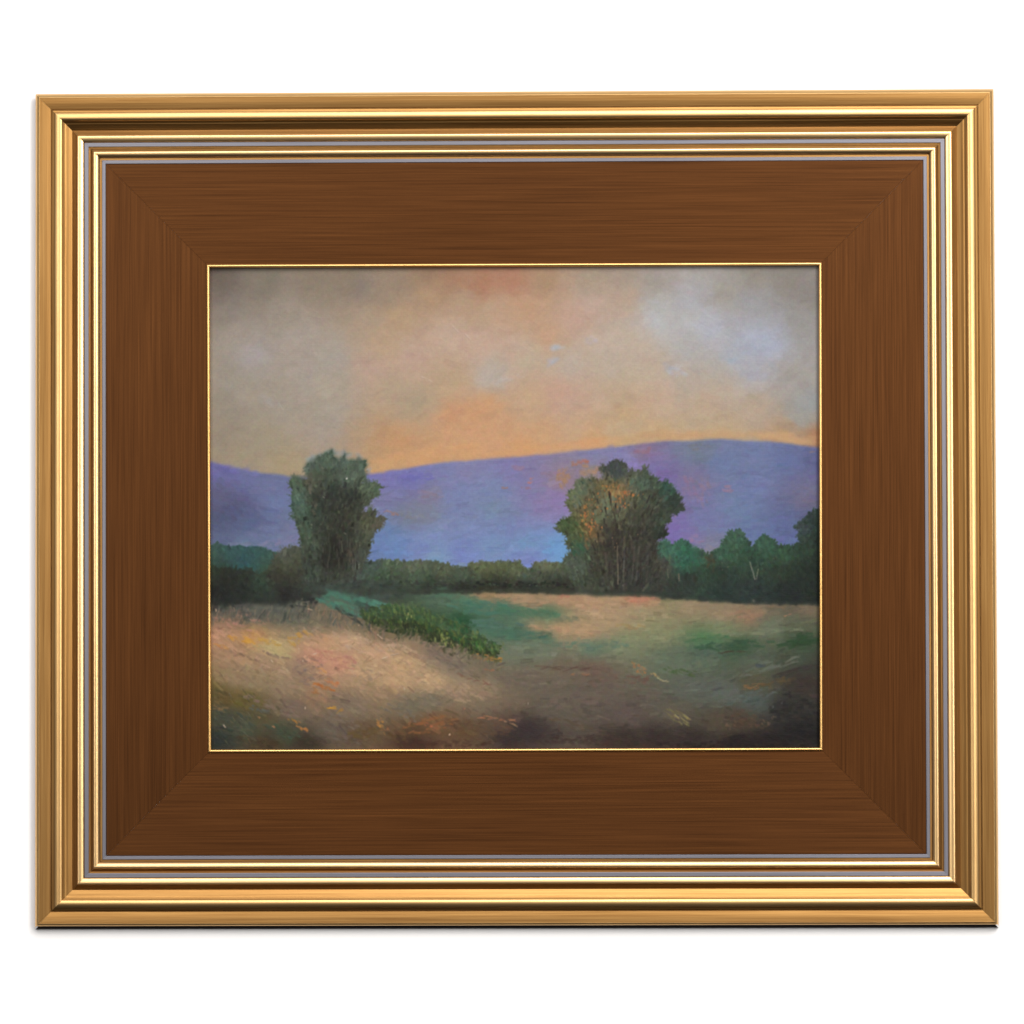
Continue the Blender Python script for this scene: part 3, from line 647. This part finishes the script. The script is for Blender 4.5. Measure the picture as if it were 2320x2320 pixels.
for (x, y, rx, ry, c, n) in ((1175,700,30,22,(92,104,84),16),(1150,735,22,26,(98,110,88),14),(1215,715,24,26,(90,92,68),14),(1268,648,22,22,(66,74,74),14),(1290,690,40,14,(120,104,70),14),(1250,745,30,26,(104,112,88),18),(1225,790,24,22,(102,108,84),14),
                              (1285,775,24,26,(96,100,78),14),(1345,690,30,20,(82,100,84),14),(1370,740,34,24,(70,80,66),16),(1430,715,26,18,(52,84,70),12),(1445,745,18,16,(44,62,52),9),(1455,770,22,10,(60,70,56),8),(1340,780,44,26,(70,70,58),20),(1400,790,26,24,(58,66,54),12),
                              (1128,815,28,18,(74,94,58),16),(1150,850,22,20,(72,84,52),10),(1185,855,22,34,(112,92,58),14),(1150,890,22,22,(54,88,66),10),(1420,842,14,9,(38,46,38),7),(1400,835,20,20,(48,56,48),9),
                              (1260,850,30,50,(60,54,48),22),(1310,880,30,50,(64,62,54),22),(1370,880,34,50,(66,64,56),22),(1220,920,26,46,(64,62,50),18),(1350,960,50,30,(58,60,54),20),(1150,955,34,26,(80,92,76),16)):
    patch(x, y, rx, ry, 0, c, n, .6, L=(13, 28), W=(6, 13), dirn=t2ang(x, y), sp=.05)
for i in range(160):      # orange leaf touches
    cl = [(1265,705,38,16),(1310,718,30,12),(1190,760,22,30),(1200,830,30,22),(1180,790,16,26),(1285,745,26,22),(1250,740,40,30)][int(rng.integers(0, 7))]
    x = cl[0] + rng.normal(0, cl[2] * .5); y = cl[1] + rng.normal(0, cl[3] * .6)
    col = [(170,112,58),(186,118,62),(150,104,60),(176,104,66)][int(rng.integers(0, 4))]
    stroke(x, y, R(6, 15), R(3, 6.5), t2ang(x, y) + R(-.5, .5), jit(col, .06), R(.4, .8), h=1.4)
fringe(M2, F, 360, (12, 26), (2.5, 6), t2ang, a=(.2, .55), out=9)
for i in range(90):       # dark gaps and limbs
    x = R(1180, 1400); y = R(720, 1000)
    stroke(x, y, R(14, 42), R(3, 7), t2ang(x, y) * .3 + 1.1 + R(-.2, .2) if False else t2ang(x, y) + R(-.2, .2), jit((48,44,38), .1, .2), R(.3, .6), bristle=.3, h=.8)
trunk(1276,880,1280,1000,6,(114,104,90),.5); trunk(1300,865,1296,990,7,(88,86,76),.4); trunk(1345,880,1335,985,8,(84,82,72),.35); trunk(1262,860,1272,900,4,(96,84,66),.5); trunk(1300,850,1288,950,5,(84,76,64),.5); trunk(1240,900,1246,990,4,(84,82,70),.45)
trunk(1330,880,1322,985,5,(86,82,72),.5); trunk(1352,900,1348,980,4,(60,52,42),.6); trunk(1215,890,1222,960,4,(60,56,46),.5); trunk(1372,930,1366,995,4,(84,82,70),.4)
trunk(1266,760,1280,870,5,(70,58,50),.4)
for (x, y) in ((1275,872),(1270,884),(1262,855),(1340,845),(1456,790),(1290,760)):
    stroke(x, y, 7, 4, 1.2, (170,128,96), .7, h=1.5)
patch(1440, 880, 30, 10, 0, (56,98,76), 10, .5, L=(10, 20), W=(6, 10), dirn=1.4)

# --- the land
def gnd_ang(x, y):
    if x < 900 and y > 1095 + max(0, x - 330) * .25:
        return math.radians(R(5, 55))
    if y > 1380: return math.radians(R(-25, 35))
    return math.radians(R(-10, 10)) if x < 1500 else math.radians(R(-22, 4))
for i in range(3600):
    x, y = R(0, 1920), R(1015, 1525)
    if y < np.interp(x, gx, GT) + 8: continue
    c = jit(at(gnd_f, x, y), 0.075, 0.22)
    big = y > 1200
    stroke(x, y, R(20, 60), R(6, 17), gnd_ang(x, y), c, R(0.25, 0.65), bend=R(-4, 4), bristle=0.6, h=R(0.3, 0.9))
# far field, peach strips
patch(900, 1032, 90, 6, 0.02, (168,134,98), 20, .5, L=(20, 50), W=(6, 10))
patch(1060, 1046, 170, 14, 0.06, (170,138,106), 50, .4, L=(24, 60), W=(8, 14))
patch(1115, 1036, 14, 6, 0, (184,116,98), 5, .6, L=(10, 18), W=(5, 9))
patch(1350, 1044, 50, 8, 0.02, (188,122,98), 14, .5, L=(16, 34), W=(5, 10))
patch(1250, 1085, 120, 24, 0.05, (168,142,112), 44, .35)
patch(1100, 1137, 110, 8, 0.1, (174,142,108), 24, .5, L=(20, 44), W=(5, 10))
patch(1145, 1146, 60, 4, 0.08, (186,148,116), 8, .45, L=(16, 30), W=(3, 6))
patch(1500, 1060, 100, 8, .03, (146,128,104), 18, .4)
patch(1680, 1092, 40, 12, 0, (150,116,92), 12, .45)
patch(1810, 1068, 60, 3, .02, (140,112,84), 7, .5, L=(20, 40), W=(3, 6))
patch(1800, 1093, 12, 3, -.3, (160,114,88), 3, .6, L=(12, 18), W=(4, 6))
patch(1300, 1130, 60, 8, 0, (158,132,84), 10, .3)
stroke(1697, 1050, 14, 8, .6, (160,140,124), .7, h=1.6); stroke(1346, 1084, 14, 3, 1.5, (150,150,124), .5); stroke(1570, 1092, 14, 3, 1.5, (150,140,118), .5)
# teal and green sweeps
patch(800, 1040, 90, 10, 0.12, (80,116,94), 22, .4, L=(24, 50), W=(7, 13))
patch(860, 1072, 110, 18, 0.12, (68,112,94), 44, .45, L=(24, 56), W=(8, 14))
patch(1000, 1086, 110, 12, 0.1, (74,114,88), 34, .45, L=(24, 50), W=(6, 12))
patch(1110, 1105, 60, 10, 0.1, (112,116,92), 14, .4)
patch(900, 1120, 80, 14, .06, (76,112,98), 28, .45, L=(24, 48), W=(7, 12))
patch(990, 1155, 110, 12, .06, (70,106,88), 30, .42, L=(24, 50), W=(6, 12))
patch(1180, 1182, 130, 16, .02, (92,118,100), 34, .35)
patch(1400, 1165, 120, 30, 0, (124,132,98), 40, .3)
patch(1560, 1168, 70, 12, -.1, (76,112,78), 22, .45, L=(18, 40), W=(6, 11))
patch(1640, 1185, 120, 12, -.05, (54,86,62), 30, .45, L=(24, 50), W=(6, 12))
patch(1840, 1170, 70, 20, -.15, (46,78,48), 30, .45, L=(24, 46), W=(7, 13))
patch(1700, 1145, 140, 8, -.05, (120,128,100), 24, .4, L=(24, 50), W=(6, 10))
patch(1610, 1206, 60, 6, 0, (70,62,48), 10, .4, L=(20, 36), W=(4, 7))
patch(1750, 1250, 130, 14, -.3, (100,106,94), 34, .35, L=(24, 60), W=(5, 10))
patch(1830, 1262, 90, 7, -.3, (62,56,52), 20, .5, L=(24, 60), W=(5, 9))
patch(1520, 1240, 90, 20, -.15, (98,110,90), 34, .35)
patch(1480, 1268, 60, 10, .15, (72,92,56), 18, .5, L=(16, 32), W=(5, 10))
patch(1345, 1258, 26, 14, .7, (164,112,70), 14, .5, L=(12, 24), W=(6, 10))
patch(1395, 1280, 18, 5, .4, (170,140,92), 7, .5, L=(12, 22), W=(4, 7))
for k in range(6): stroke(1402 + k * 6, 1288 + k * 3 - (k > 3) * 4, 14, 5, .5 - k * .15, jit((168,160,122), .03), .7, h=1.8)
stroke(1476, 1276, 6, 5, 0, (130,140,115), .5, h=1.5)
patch(1690, 1315, 40, 9, -.15, (138,98,58), 16, .45, L=(12, 26), W=(5, 9))
patch(1770, 1300, 50, 12, -.2, (92,76,48), 18, .4)
patch(1690, 1345, 90, 16, -.25, (86,96,92), 30, .35, L=(20, 44), W=(5, 9))
for (x, y) in ((1785,1362),(1757,1378)):
    stroke(x, y, 14, 6, -1.1, (112,116,114), .4, h=1.2)
for k in range(14): stroke(R(1450, 1500), R(1400, 1430), R(16, 34), R(3, 6), .7, jit((150,140,84), .08), .5, h=1.5)
patch(1460, 1405, 46, 16, .6, (118,110,66), 22, .4, L=(16, 34), W=(4, 8))
patch(1690, 1415, 60, 28, .3, (92,70,54), 34, .35, L=(12, 28), W=(5, 10))
patch(1630, 1430, 14, 20, 1.1, (122,96,76), 8, .45, L=(10, 20), W=(4, 7))
patch(1745, 1420, 10, 24, 1.1, (112,92,74), 8, .45, L=(10, 20), W=(4, 7))
patch(1830, 1400, 80, 70, .2, (40,39,38), 70, .5)
patch(1850, 1470, 70, 40, .1, (32,30,30), 50, .5)
patch(1600, 1490, 200, 12, 0, (44,34,32), 60, .5)
patch(1700, 1502, 220, 6, 0, (24,18,18), 50, .5)
patch(1720, 1250, 8, 3, 0, (70,80,80), 3, .5)
# brown shadow in the middle
patch(1180, 1310, 260, 50, .05, (104,92,80), 110, .25, L=(30, 80), W=(8, 18))
patch(1130, 1258, 120, 5, .04, (92,70,60), 16, .4, L=(30, 60), W=(4, 7))
patch(1160, 1276, 30, 4, .0, (150,104,70), 7, .45, L=(14, 26), W=(4, 6))
patch(1250, 1300, 60, 30, .2, (112,88,76), 24, .3)
patch(1340, 1290, 40, 16, 0, (110,80,68), 16, .35)
# foreground earth
patch(900, 1412, 60, 7, .08, (170,112,78), 16, .45, L=(14, 30), W=(4, 7))
patch(950, 1430, 24, 5, .3, (160,122,92), 7, .5, L=(12, 20), W=(4, 6))
patch(700, 1430, 80, 24, -.15, (142,90,54), 46, .4, L=(14, 34), W=(5, 10))
patch(860, 1440, 110, 22, .1, (98,72,52), 50, .4, L=(16, 36), W=(5, 10))
patch(1000, 1470, 120, 22, 0, (62,50,50), 50, .4)
patch(1150, 1430, 120, 16, .3, (92,74,58), 34, .35, L=(18, 40), W=(5, 9))
patch(1200, 1480, 200, 16, .05, (66,50,44), 54, .4)
patch(750, 1490, 150, 10, 0, (76,50,38), 40, .45)
patch(690, 1432, 16, 6, .3, (186,100,66), 5, .6, L=(8, 16), W=(4, 7))
stroke(760, 1462, 9, 7, .4, (214,178,150), .9, h=2); stroke(806, 1382, 8, 6, 0, (176,110,84), .7); stroke(1002, 1366, 14, 3, 1.8, (186,166,156), .7, h=2)
patch(540, 1425, 16, 16, .8, (184,128,60), 16, .5, L=(8, 18), W=(4, 7))
patch(560, 1445, 14, 14, .8, (160,104,58), 10, .45, L=(8, 18), W=(4, 7))
patch(490, 1455, 50, 16, -.1, (102,80,44), 20, .4)
patch(400, 1379, 20, 5, .1, (200,142,48), 9, .65, L=(12, 24), W=(4, 7))
patch(425, 1388, 16, 6, -.5, (168,122,52), 6, .5, L=(10, 20), W=(4, 7))
patch(300, 1435, 26, 9, .7, (182,118,58), 14, .55, L=(10, 24), W=(4, 7))
patch(275, 1420, 14, 8, .5, (150,112,52), 6, .5, L=(10, 20), W=(4, 7))
patch(215, 1435, 6, 4, .3, (196,126,90), 3, .6, L=(7, 12), W=(4, 6)); patch(175, 1410, 7, 5, .3, (180,122,76), 3, .55, L=(8, 14), W=(4, 6))
# straw bank, lower left
for i in range(900):
    x = R(10, 880); y = R(1090, 1400)
    if y < 1100 + max(0, x - 300) * .3 or y > 1360 + (x < 300) * -60: continue
    c = jit(at(gnd_f, x, y), .09, .35)
    stroke(x, y, R(18, 44), R(4, 10), math.radians(R(10, 60) if rng.random() < .7 else R(-50, -10)), c * R(.94, 1.08), R(.25, .6), bend=R(-5, 5), bristle=.7, h=R(.6, 1.5))
for i in range(130):       # grass tips licking up into the dark
    x = R(20, 620); y = np.interp(x, [20, 200, 350, 470, 620], [1085, 1090, 1078, 1130, 1170]) + R(-18, 22)
    stroke(x, y, R(20, 46), R(3, 7), -1.57 + R(-.5, .6), jit([(140,112,92), (110,104,90), (150,122,98), (92,96,88)][int(rng.integers(0, 4))], .06), R(.3, .6), bristle=.5, h=1.1)
for (x, y, rx, ry, c, n) in ((95,1160,16,12,(196,142,66),9),(140,1172,22,9,(206,148,60),12),(205,1178,32,10,(190,148,66),16),(285,1168,20,22,(186,142,66),20),(320,1150,16,10,(178,138,78),8),(55,1190,22,5,(188,130,74),7),(150,1150,30,6,(180,136,84),7),
                              (372,1316,36,7,(180,108,52),16),(400,1300,26,7,(188,118,72),9),(365,1266,14,8,(196,140,86),6),(345,1330,12,10,(170,110,60),6),(210,1205,60,9,(172,156,110),18),
                              (430,1235,50,20,(180,126,108),26),(380,1215,34,14,(182,124,104),14),(540,1185,60,16,(184,156,128),24),(470,1160,40,14,(180,150,120),16),(470,1200,30,9,(188,160,134),9),
                              (600,1190,60,14,(186,156,124),20),(90,1120,60,10,(176,128,108),12),(160,1110,50,10,(170,124,106),10),(640,1270,110,40,(176,146,112),60),(720,1320,110,18,(170,144,112),34),(490,1270,40,30,(152,128,104),18),
                              (330,1240,40,16,(138,110,94),16),(320,1280,24,30,(126,106,96),16),(240,1225,60,6,(130,106,92),8),(130,1220,50,6,(130,104,84),9),(850,1345,40,6,(164,138,108),8),(150,1350,30,10,(132,108,98),8),
                              (60,1345,46,16,(96,80,42),20),(120,1370,40,14,(104,92,44),18),(50,1375,30,12,(132,104,66),8),(170,1385,40,10,(88,94,86),8),(100,1420,70,30,(70,78,64),34),(240,1450,60,16,(66,80,62),22),(60,1465,50,30,(54,62,54),22),
                              (150,1480,60,12,(72,62,42),14),(430,1472,60,12,(104,92,80),14),(600,1472,40,14,(92,70,42),14),(250,1385,70,18,(128,108,96),18),(620,1395,90,16,(112,104,92),24),(430,1420,60,18,(122,106,92),20)):
    patch(x, y, rx, ry, .35, c, n, .5, L=(12, 30), W=(4, 10), h=1.2)
for k in range(40):       # fine scratchy blades bottom-left
    x, y = R(30, 160), R(1330, 1500)
    stroke(x, y, R(12, 30), R(2, 3.5), R(.6, 1.1), jit([(128,116,84), (112,122,102), (150,112,70), (48,52,46)][int(rng.integers(0, 4))], .08), .5, h=1.4)
for (x, y, a, l) in ((295,1198,1.0,9),(345,1213,-.3,16),(485,1163,.6,10),(212,1235,.9,16),(480,1125,0,6),(305,1044,1.5,10),(330,1076,.3,26),(590,1215,-.2,34),(545,1160,.7,26),(560,1225,-.3,30),(620,1320,1.1,14),(40,1078,1.4,14),(66,1436,.9,20),(315,1380,1.5,12),(308,1235,1.4,10)):
    stroke(x, y, l, 4.5, a, jit((200,172,146), .03), .7, bristle=.2, h=2)
M = poly_mask([(345,1044),(392,1022),(440,1024),(500,1036),(560,1054),(600,1074),(565,1080),(505,1064),(485,1072),(505,1098),(470,1102),(425,1078),(380,1062)], 31, 5, 7)
blend((72,106,92), M * .7)
M = poly_mask([(480,1068),(560,1080),(640,1072),(700,1085),(690,1140),(640,1160),(570,1140),(500,1105)], 32, 8, 14)
blend((54,66,46), M * .7)
# teal wedge behind the green bush
for (x, y, rx, ry, a) in ((420,1035,60,12,.25),(470,1048,80,12,.3),(530,1058,60,9,.3),(440,1075,50,16,.5),(400,1060,50,14,.3)):
    patch(x, y, rx, ry, a, (72,120,102), 18, .5, L=(18, 40), W=(6, 12), sp=.05)
patch(545, 1062, 40, 7, .3, (82,132,114), 8, .5)
patch(455, 1098, 70, 7, .55, (60,64,58), 14, .5, L=(20, 40), W=(5, 10))
patch(510, 1075, 40, 9, .5, (58,82,72), 12, .5)
patch(640, 1070, 50, 16, .1, (84,104,72), 18, .4)
# the green bank of bushes running into the field
def spine(t): return (np.interp(t, [0, .3, .6, 1], [500, 640, 770, 900]), np.interp(t, [0, .3, .6, 1], [1095, 1110, 1150, 1205]))
for i in range(170):
    t = rng.random(); x, y = spine(t); wv = np.interp(t, [0, .15, .6, 1], [14, 38, 40, 20]); o = R(-1, 1)
    stroke(x + R(-10, 10), y + o * wv, R(24, 50), R(12, 22), .35 + R(-.3, .3), jit((60, 84, 52) if o < 0 else (52, 66, 38), .08, .15), R(.5, .8), bristle=.4, h=.7)
for i in range(420):
    t = rng.random(); x, y = spine(t); wv = np.interp(t, [0, .15, .6, 1], [16, 44, 46, 26])
    o = R(-1, 1); y2 = y + o * wv; x2 = x + R(-10, 10)
    if o < -.2: c = [(92,108,62), (74,98,64), (58,92,60), (82,106,54)][int(rng.integers(0, 4))]
    elif o < .45: c = [(56,76,40), (74,96,44), (50,84,48), (94,108,50)][int(rng.integers(0, 4))]
    else: c = [(48,56,34), (54,66,36), (62,76,44), (86,92,50)][int(rng.integers(0, 4))]
    stroke(x2, y2, R(12, 30), R(5, 11), 1.57 - .35 + R(-.7, .7), jit(c, .08, .2), R(.25, .6), bristle=.6, h=1.1)
patch(800, 1120, 46, 22, .3, (40,88,54), 22, .45, L=(12, 26), W=(6, 10), dirn=1.4)
for i in range(90):
    t = rng.random(); x, y = spine(t)
    stroke(x + R(-8, 8), y + R(-10, 40), R(8, 20), R(2.5, 4.5), 1.4 + R(-.4, .4), jit([(134,140,70), (110,130,58), (150,146,88)][int(rng.integers(0, 3))], .06), R(.3, .65), h=1.6)
for (x, y, rx, ry, c, n) in ((590,1078,50,12,(104,120,66),20),(690,1100,50,18,(82,108,58),20),(560,1110,40,16,(60,74,42),14),(640,1130,34,18,(46,58,36),14),(700,1145,26,14,(62,84,46),10),(735,1168,26,18,(130,142,76),18),(785,1160,40,20,(48,92,52),20),
                              (830,1180,44,20,(62,104,50),20),(880,1195,34,22,(84,116,66),16),(930,1190,30,30,(96,116,88),14),(640,1065,60,12,(84,104,72),16),(790,1195,40,12,(84,96,50),14),(850,1215,34,10,(66,78,42),12)):
    patch(x, y, rx, ry, .3, c, n, .45, L=(10, 24), W=(4, 10), dirn=1.35, sp=.08)
for (x, y) in ((745,1180),(770,1185),(752,1165),(735,1172),(765,1178),(632,1090),(628,1105),(642,1098)):
    stroke(x, y, R(9, 15), 4, 1.5, (186,176,106), .65, h=2)
patch(870, 1225, 40, 11, .2, (160,114,62), 20, .55, L=(9, 20), W=(5, 9))
patch(905, 1232, 24, 9, 0, (166,120,56), 14, .55, L=(9, 20), W=(5, 9))
patch(920, 1195, 16, 16, 1.2, (108,112,62), 9, .45, L=(9, 20), W=(4, 7))
patch(880, 1262, 14, 4, 0, (168,104,76), 5, .5, L=(8, 16), W=(4, 6))
patch(760, 1210, 70, 9, .5, (76,72,52), 18, .4, L=(12, 24), W=(5, 9))
patch(760, 1235, 90, 14, .5, (112,98,86), 26, .4, L=(20, 44), W=(6, 11))
patch(830, 1290, 60, 5, .3, (126,88,72), 10, .45, L=(16, 34), W=(4, 7))
for i in range(170):      # straw and earth licking up over the foot of the green bank
    t = rng.random(); x = 500 + 420 * t; y = np.interp(t, [0, .35, .7, 1], [1122, 1152, 1200, 1238]) + R(-4, 22)
    c = [(112,100,82), (128,112,88), (96,92,72), (74,78,52), (104,92,80)][int(rng.integers(0, 5))]
    stroke(x, y, R(14, 34), R(4, 9), -1.2 + R(-.5, .9), jit(c, .06), R(.25, .55), bend=R(-3, 3), bristle=.7, h=1)
for i in range(260):      # dusk-grey grasses between the dark bushes and the straw
    x = R(15, 520); y = np.interp(x, [0, 250, 420, 520], [1072, 1066, 1060, 1090]) + R(-26, 44)
    c = [(70,76,70), (58,64,58), (92,96,88), (84,84,76), (104,100,88)][int(rng.integers(0, 5))]
    if y < 1062: c = [(56,62,56), (66,72,66), (46,50,46)][int(rng.integers(0, 3))]
    if 350 < x < 500 and y < 1100: continue
    stroke(x, y, R(20, 50), R(5, 12), R(-1.8, -.9), jit(c, .05, .15), R(.12, .32), bend=R(-2, 2), bristle=.65, h=.3)
for i in range(110):      # soft foot of the tall tree
    x = R(320, 600); y = R(985, 1040)
    if y > 1010 and x > 380 and x < 560: continue
    stroke(x, y, R(18, 44), R(7, 14), R(-.3, .4), jit([(62,78,70), (58,70,62), (74,84,74), (52,60,54)][int(rng.integers(0, 4))], .06, .2), R(.2, .45), h=.6)
# soft lower hem of the woods
for i in range(180):
    x = R(560, 1900); y = np.interp(x, gx, GT) + R(-7, 4)
    stroke(x, y, R(16, 40), R(5, 9), R(-.06, .1), jit((58,66,54) if x < 1400 else (44,54,50), .1, .2), R(.3, .6), h=.5)

# wet paint drags softly into its neighbours
def soft(A, n):
    for _ in range(n):
        A = (np.roll(A, 1, 0) + 2 * A + np.roll(A, -1, 0)) / 4
        A = (np.roll(A, 1, 1) + 2 * A + np.roll(A, -1, 1)) / 4
    return A
hillm = np.clip((GY - ridge[None, :]) / 6, 0, 1) * (GY < 935) * (1 - np.maximum(M1, M2))
lm = CANV.mean(-1, keepdims=True)
CANV = CANV + (lm * np.array((1.0, 1.0, 1.08)) - CANV) * (.12 * hillm[..., None])
B1 = soft(CANV, 1); B2 = soft(B1, 8)
seam = np.clip(1 - np.abs(GY - ridge[None, :]) / 10, 0, 1) + np.clip(1 - np.abs(GY - GT[None, :] + 2) / 24, 0, 1) * .9
seam = np.clip(seam + (GY < np.minimum(ridge[None, :] - 6, 640)) * .8 * (M1 < .1), 0, 1)[..., None]
CANV = B1 * (1 - seam) + B2 * seam
amt = np.clip((GY - ridge[None, :]) / 40, 0, 1) * .3 + np.maximum(M1, M2) * .25 + np.clip((GY - 1060) / 60, 0, 1) * .05
CANV = CANV + (CANV - B2) * amt[..., None]
dark = np.clip(1 - CANV.mean(-1) / 90, 0, 1)[..., None]
CANV = CANV * (1 - .24 * dark * (GY > 560)[..., None])
# canvas grain and pigment mottling
g1 = vnoise(5, 5, 91, 2); g2 = vnoise(26, 18, 92, 3)
CANV *= (1 + 0.050 * g1 + 0.03 * g2)[..., None]
CANV += np.stack([vnoise(9, 9, 95, 2), vnoise(9, 9, 96, 2), vnoise(9, 9, 97, 2)], -1) * 7
lum = CANV @ np.array((.3, .59, .11))
CANV = lum[..., None] + (CANV - lum[..., None]) * SAT
CANV = np.clip(CANV, 4, 250)

def s2l(c):
    c = c / 255.0
    return np.where(c <= 0.04045, c / 12.92, ((c + 0.055) / 1.055) ** 2.4)
LIN = s2l(CANV) / E_PAINT

weave = 0.5 + 0.25 * np.sin(GX * 2 * math.pi / 6.3 + vnoise(40, 40, 77, 1) * 2) + 0.25 * np.sin(GY * 2 * math.pi / 6.3)
Z = HGT * 0.9 + weave * 0.28 + vnoise(7, 7, 93, 2) * 0.5       # relief, in measured units
Z0 = -24.5
KP = 1.0 - Z0 * S / CAM_D
def paint_xy(qx, qy):
    return 460 + qx / 1.3606, 590 + qy / 1.3606
px, py = paint_xy(GX, GY)
V = np.zeros((NY * NX, 3), dtype=np.float32)
V[:, 0] = (((px - CX) * KP) * S).ravel()
V[:, 1] = (-(Z0 + Z * 0.36) * S).ravel()
V[:, 2] = (((CY - py) * KP) * S).ravel()
idx = np.arange(NY * NX).reshape(NY, NX)
quads = np.stack([idx[1:, :-1], idx[1:, 1:], idx[:-1, 1:], idx[:-1, :-1]], -1).reshape(-1, 4)
# turned edges and back of the panel so that it is a solid board
border = np.concatenate([idx[0, :], idx[1:, -1], idx[-1, -2::-1], idx[-2:0:-1, 0]])
nb = len(border); base = len(V)
VB = V[border].copy(); VB[:, 1] = -(Z0 - 5) * S
V = np.concatenate([V, VB])
side_q = np.stack([border, np.roll(border, -1), base + np.roll(np.arange(nb), -1), base + np.arange(nb)], -1)
allq = np.concatenate([quads, side_q])
me = bpy.data.meshes.new('painting')
me.vertices.add(len(V)); me.vertices.foreach_set('co', V.ravel())
nl = len(allq) * 4
me.loops.add(nl + nb); me.polygons.add(len(allq) + 1)
me.loops.foreach_set('vertex_index', np.concatenate([allq.ravel(), base + np.arange(nb)]).astype(np.int32))
me.polygons.foreach_set('loop_start', np.concatenate([np.arange(len(allq)) * 4, [nl]]).astype(np.int32))
me.polygons.foreach_set('use_smooth', np.concatenate([np.ones(len(quads), bool), np.zeros(len(side_q) + 1, bool)]))
me.update(calc_edges=True)
ca = me.color_attributes.new('pigment', 'FLOAT_COLOR', 'POINT')
cc = np.ones((len(V), 4), dtype=np.float32); cc[:NY * NX, :3] = LIN.reshape(-1, 3); cc[NY * NX:, :3] = (0.5, 0.46, 0.4)
ca.data.foreach_set('color', cc.ravel())
mp_, ntp, bp_ = new_mat('oil_paint')
at_ = node(ntp, 'ShaderNodeAttribute'); at_.attribute_name = 'pigment'
ntp.links.new(at_.outputs['Color'], bp_.inputs['Base Color'])
bp_.inputs['Roughness'].default_value = 0.5; bp_.inputs['Specular IOR Level'].default_value = 0.12
nz = node(ntp, 'ShaderNodeTexNoise'); nz.inputs['Scale'].default_value = 1400; nz.inputs['Detail'].default_value = 2
tc = node(ntp, 'ShaderNodeTexCoord'); ntp.links.new(tc.outputs['Object'], nz.inputs['Vector'])
bmp = node(ntp, 'ShaderNodeBump'); bmp.inputs['Strength'].default_value = 0.12; bmp.inputs['Distance'].default_value = 0.0001
ntp.links.new(nz.outputs['Fac'], bmp.inputs['Height']); ntp.links.new(bmp.outputs['Normal'], bp_.inputs['Normal'])
me.materials.append(mp_)
painting = bpy.data.objects.new('painting', me); COL.objects.link(painting)
tag(painting, 'oil painting of two dark trees before violet hills at dusk, set inside the gold frame', 'painting')

# ------------------------------------------------------------------ the white wall
mw, ntw, bw = new_mat('white_wall_paint')
bw.inputs['Roughness'].default_value = 0.85; bw.inputs['Specular IOR Level'].default_value = 0.2
nw = node(ntw, 'ShaderNodeTexNoise'); nw.inputs['Scale'].default_value = 9; nw.inputs['Detail'].default_value = 4
tw = node(ntw, 'ShaderNodeTexCoord'); ntw.links.new(tw.outputs['Object'], nw.inputs['Vector'])
rw = node(ntw, 'ShaderNodeMix'); rw.data_type = 'RGBA'; rw.inputs[6].default_value = (0.88, 0.88, 0.89, 1); rw.inputs[7].default_value = (0.91, 0.91, 0.91, 1)
ntw.links.new(nw.outputs['Fac'], rw.inputs[0]); ntw.links.new(rw.outputs[2], bw.inputs['Base Color'])
wall = box('wall', 1160 - 6000, 1160 - 6000, 1160 + 6000, 1160 + 6000, BACK - 100, BACK, mw)
tag(wall, 'plain white wall behind the gold picture frame', kind='structure')

# ------------------------------------------------------------------ light
w = bpy.data.worlds.new('World'); sc.world = w; w.use_nodes = True
# the room: pale ceiling above, dim floor below
nt = w.node_tree; bg = nt.nodes['Background']
tcw = node(nt, 'ShaderNodeTexCoord'); sep = node(nt, 'ShaderNodeSeparateXYZ'); nt.links.new(tcw.outputs['Generated'], sep.inputs[0])
ramp = node(nt, 'ShaderNodeMapRange'); ramp.interpolation_type = 'SMOOTHSTEP'
ramp.inputs[1].default_value = -0.45; ramp.inputs[2].default_value = 0.85; ramp.inputs[3].default_value = 0.015; ramp.inputs[4].default_value = 0.62
nt.links.new(sep.outputs['Z'], ramp.inputs[0]); nt.links.new(ramp.outputs[0], bg.inputs['Strength'])
bg.inputs['Color'].default_value = (0.92, 0.92, 1.0, 1)

def area(name, az, el, dist, sx, sy, power, col):
    L = bpy.data.lights.new(name, 'AREA'); L.shape = 'RECTANGLE'; L.size = sx; L.size_y = sy; L.energy = power; L.color = col
    o = bpy.data.objects.new(name, L); COL.objects.link(o)
    a, e = math.radians(az), math.radians(el)
    d = (math.sin(a) * math.cos(e), -math.cos(a) * math.cos(e), math.sin(e))
    o.location = tuple(dist * c for c in d)
    from mathutils import Vector
    o.rotation_euler = Vector(d).to_track_quat('Z', 'Y').to_euler()
    return o
area('window_light', 18, 37, 2.4, 1.8, 1.0, 42, (1.0, 0.97, 0.94))
area('side_light', -25, 15, 2.3, 0.65, 1.6, 18, (1.0, 0.96, 0.90))
area('side_light', 28, 15, 2.3, 0.65, 1.6, 30, (1.0, 0.96, 0.90))

# ------------------------------------------------------------------ camera
cd = bpy.data.cameras.new('camera'); cam = bpy.data.objects.new('camera', cd); COL.objects.link(cam)
cam.location = (0, -CAM_D, 0); cam.rotation_euler = (math.radians(90), 0, 0)
cd.sensor_width = 36; cd.lens = 36 * CAM_D / (2320 * S); cd.clip_start = 0.05; cd.clip_end = 50
sc.camera = cam
sc.render.engine = 'CYCLES'
sc.view_settings.view_transform = 'Standard'; sc.view_settings.look = 'None'
sc.view_settings.exposure = 0; sc.view_settings.gamma = 1; sc.view_settings.use_curve_mapping = False
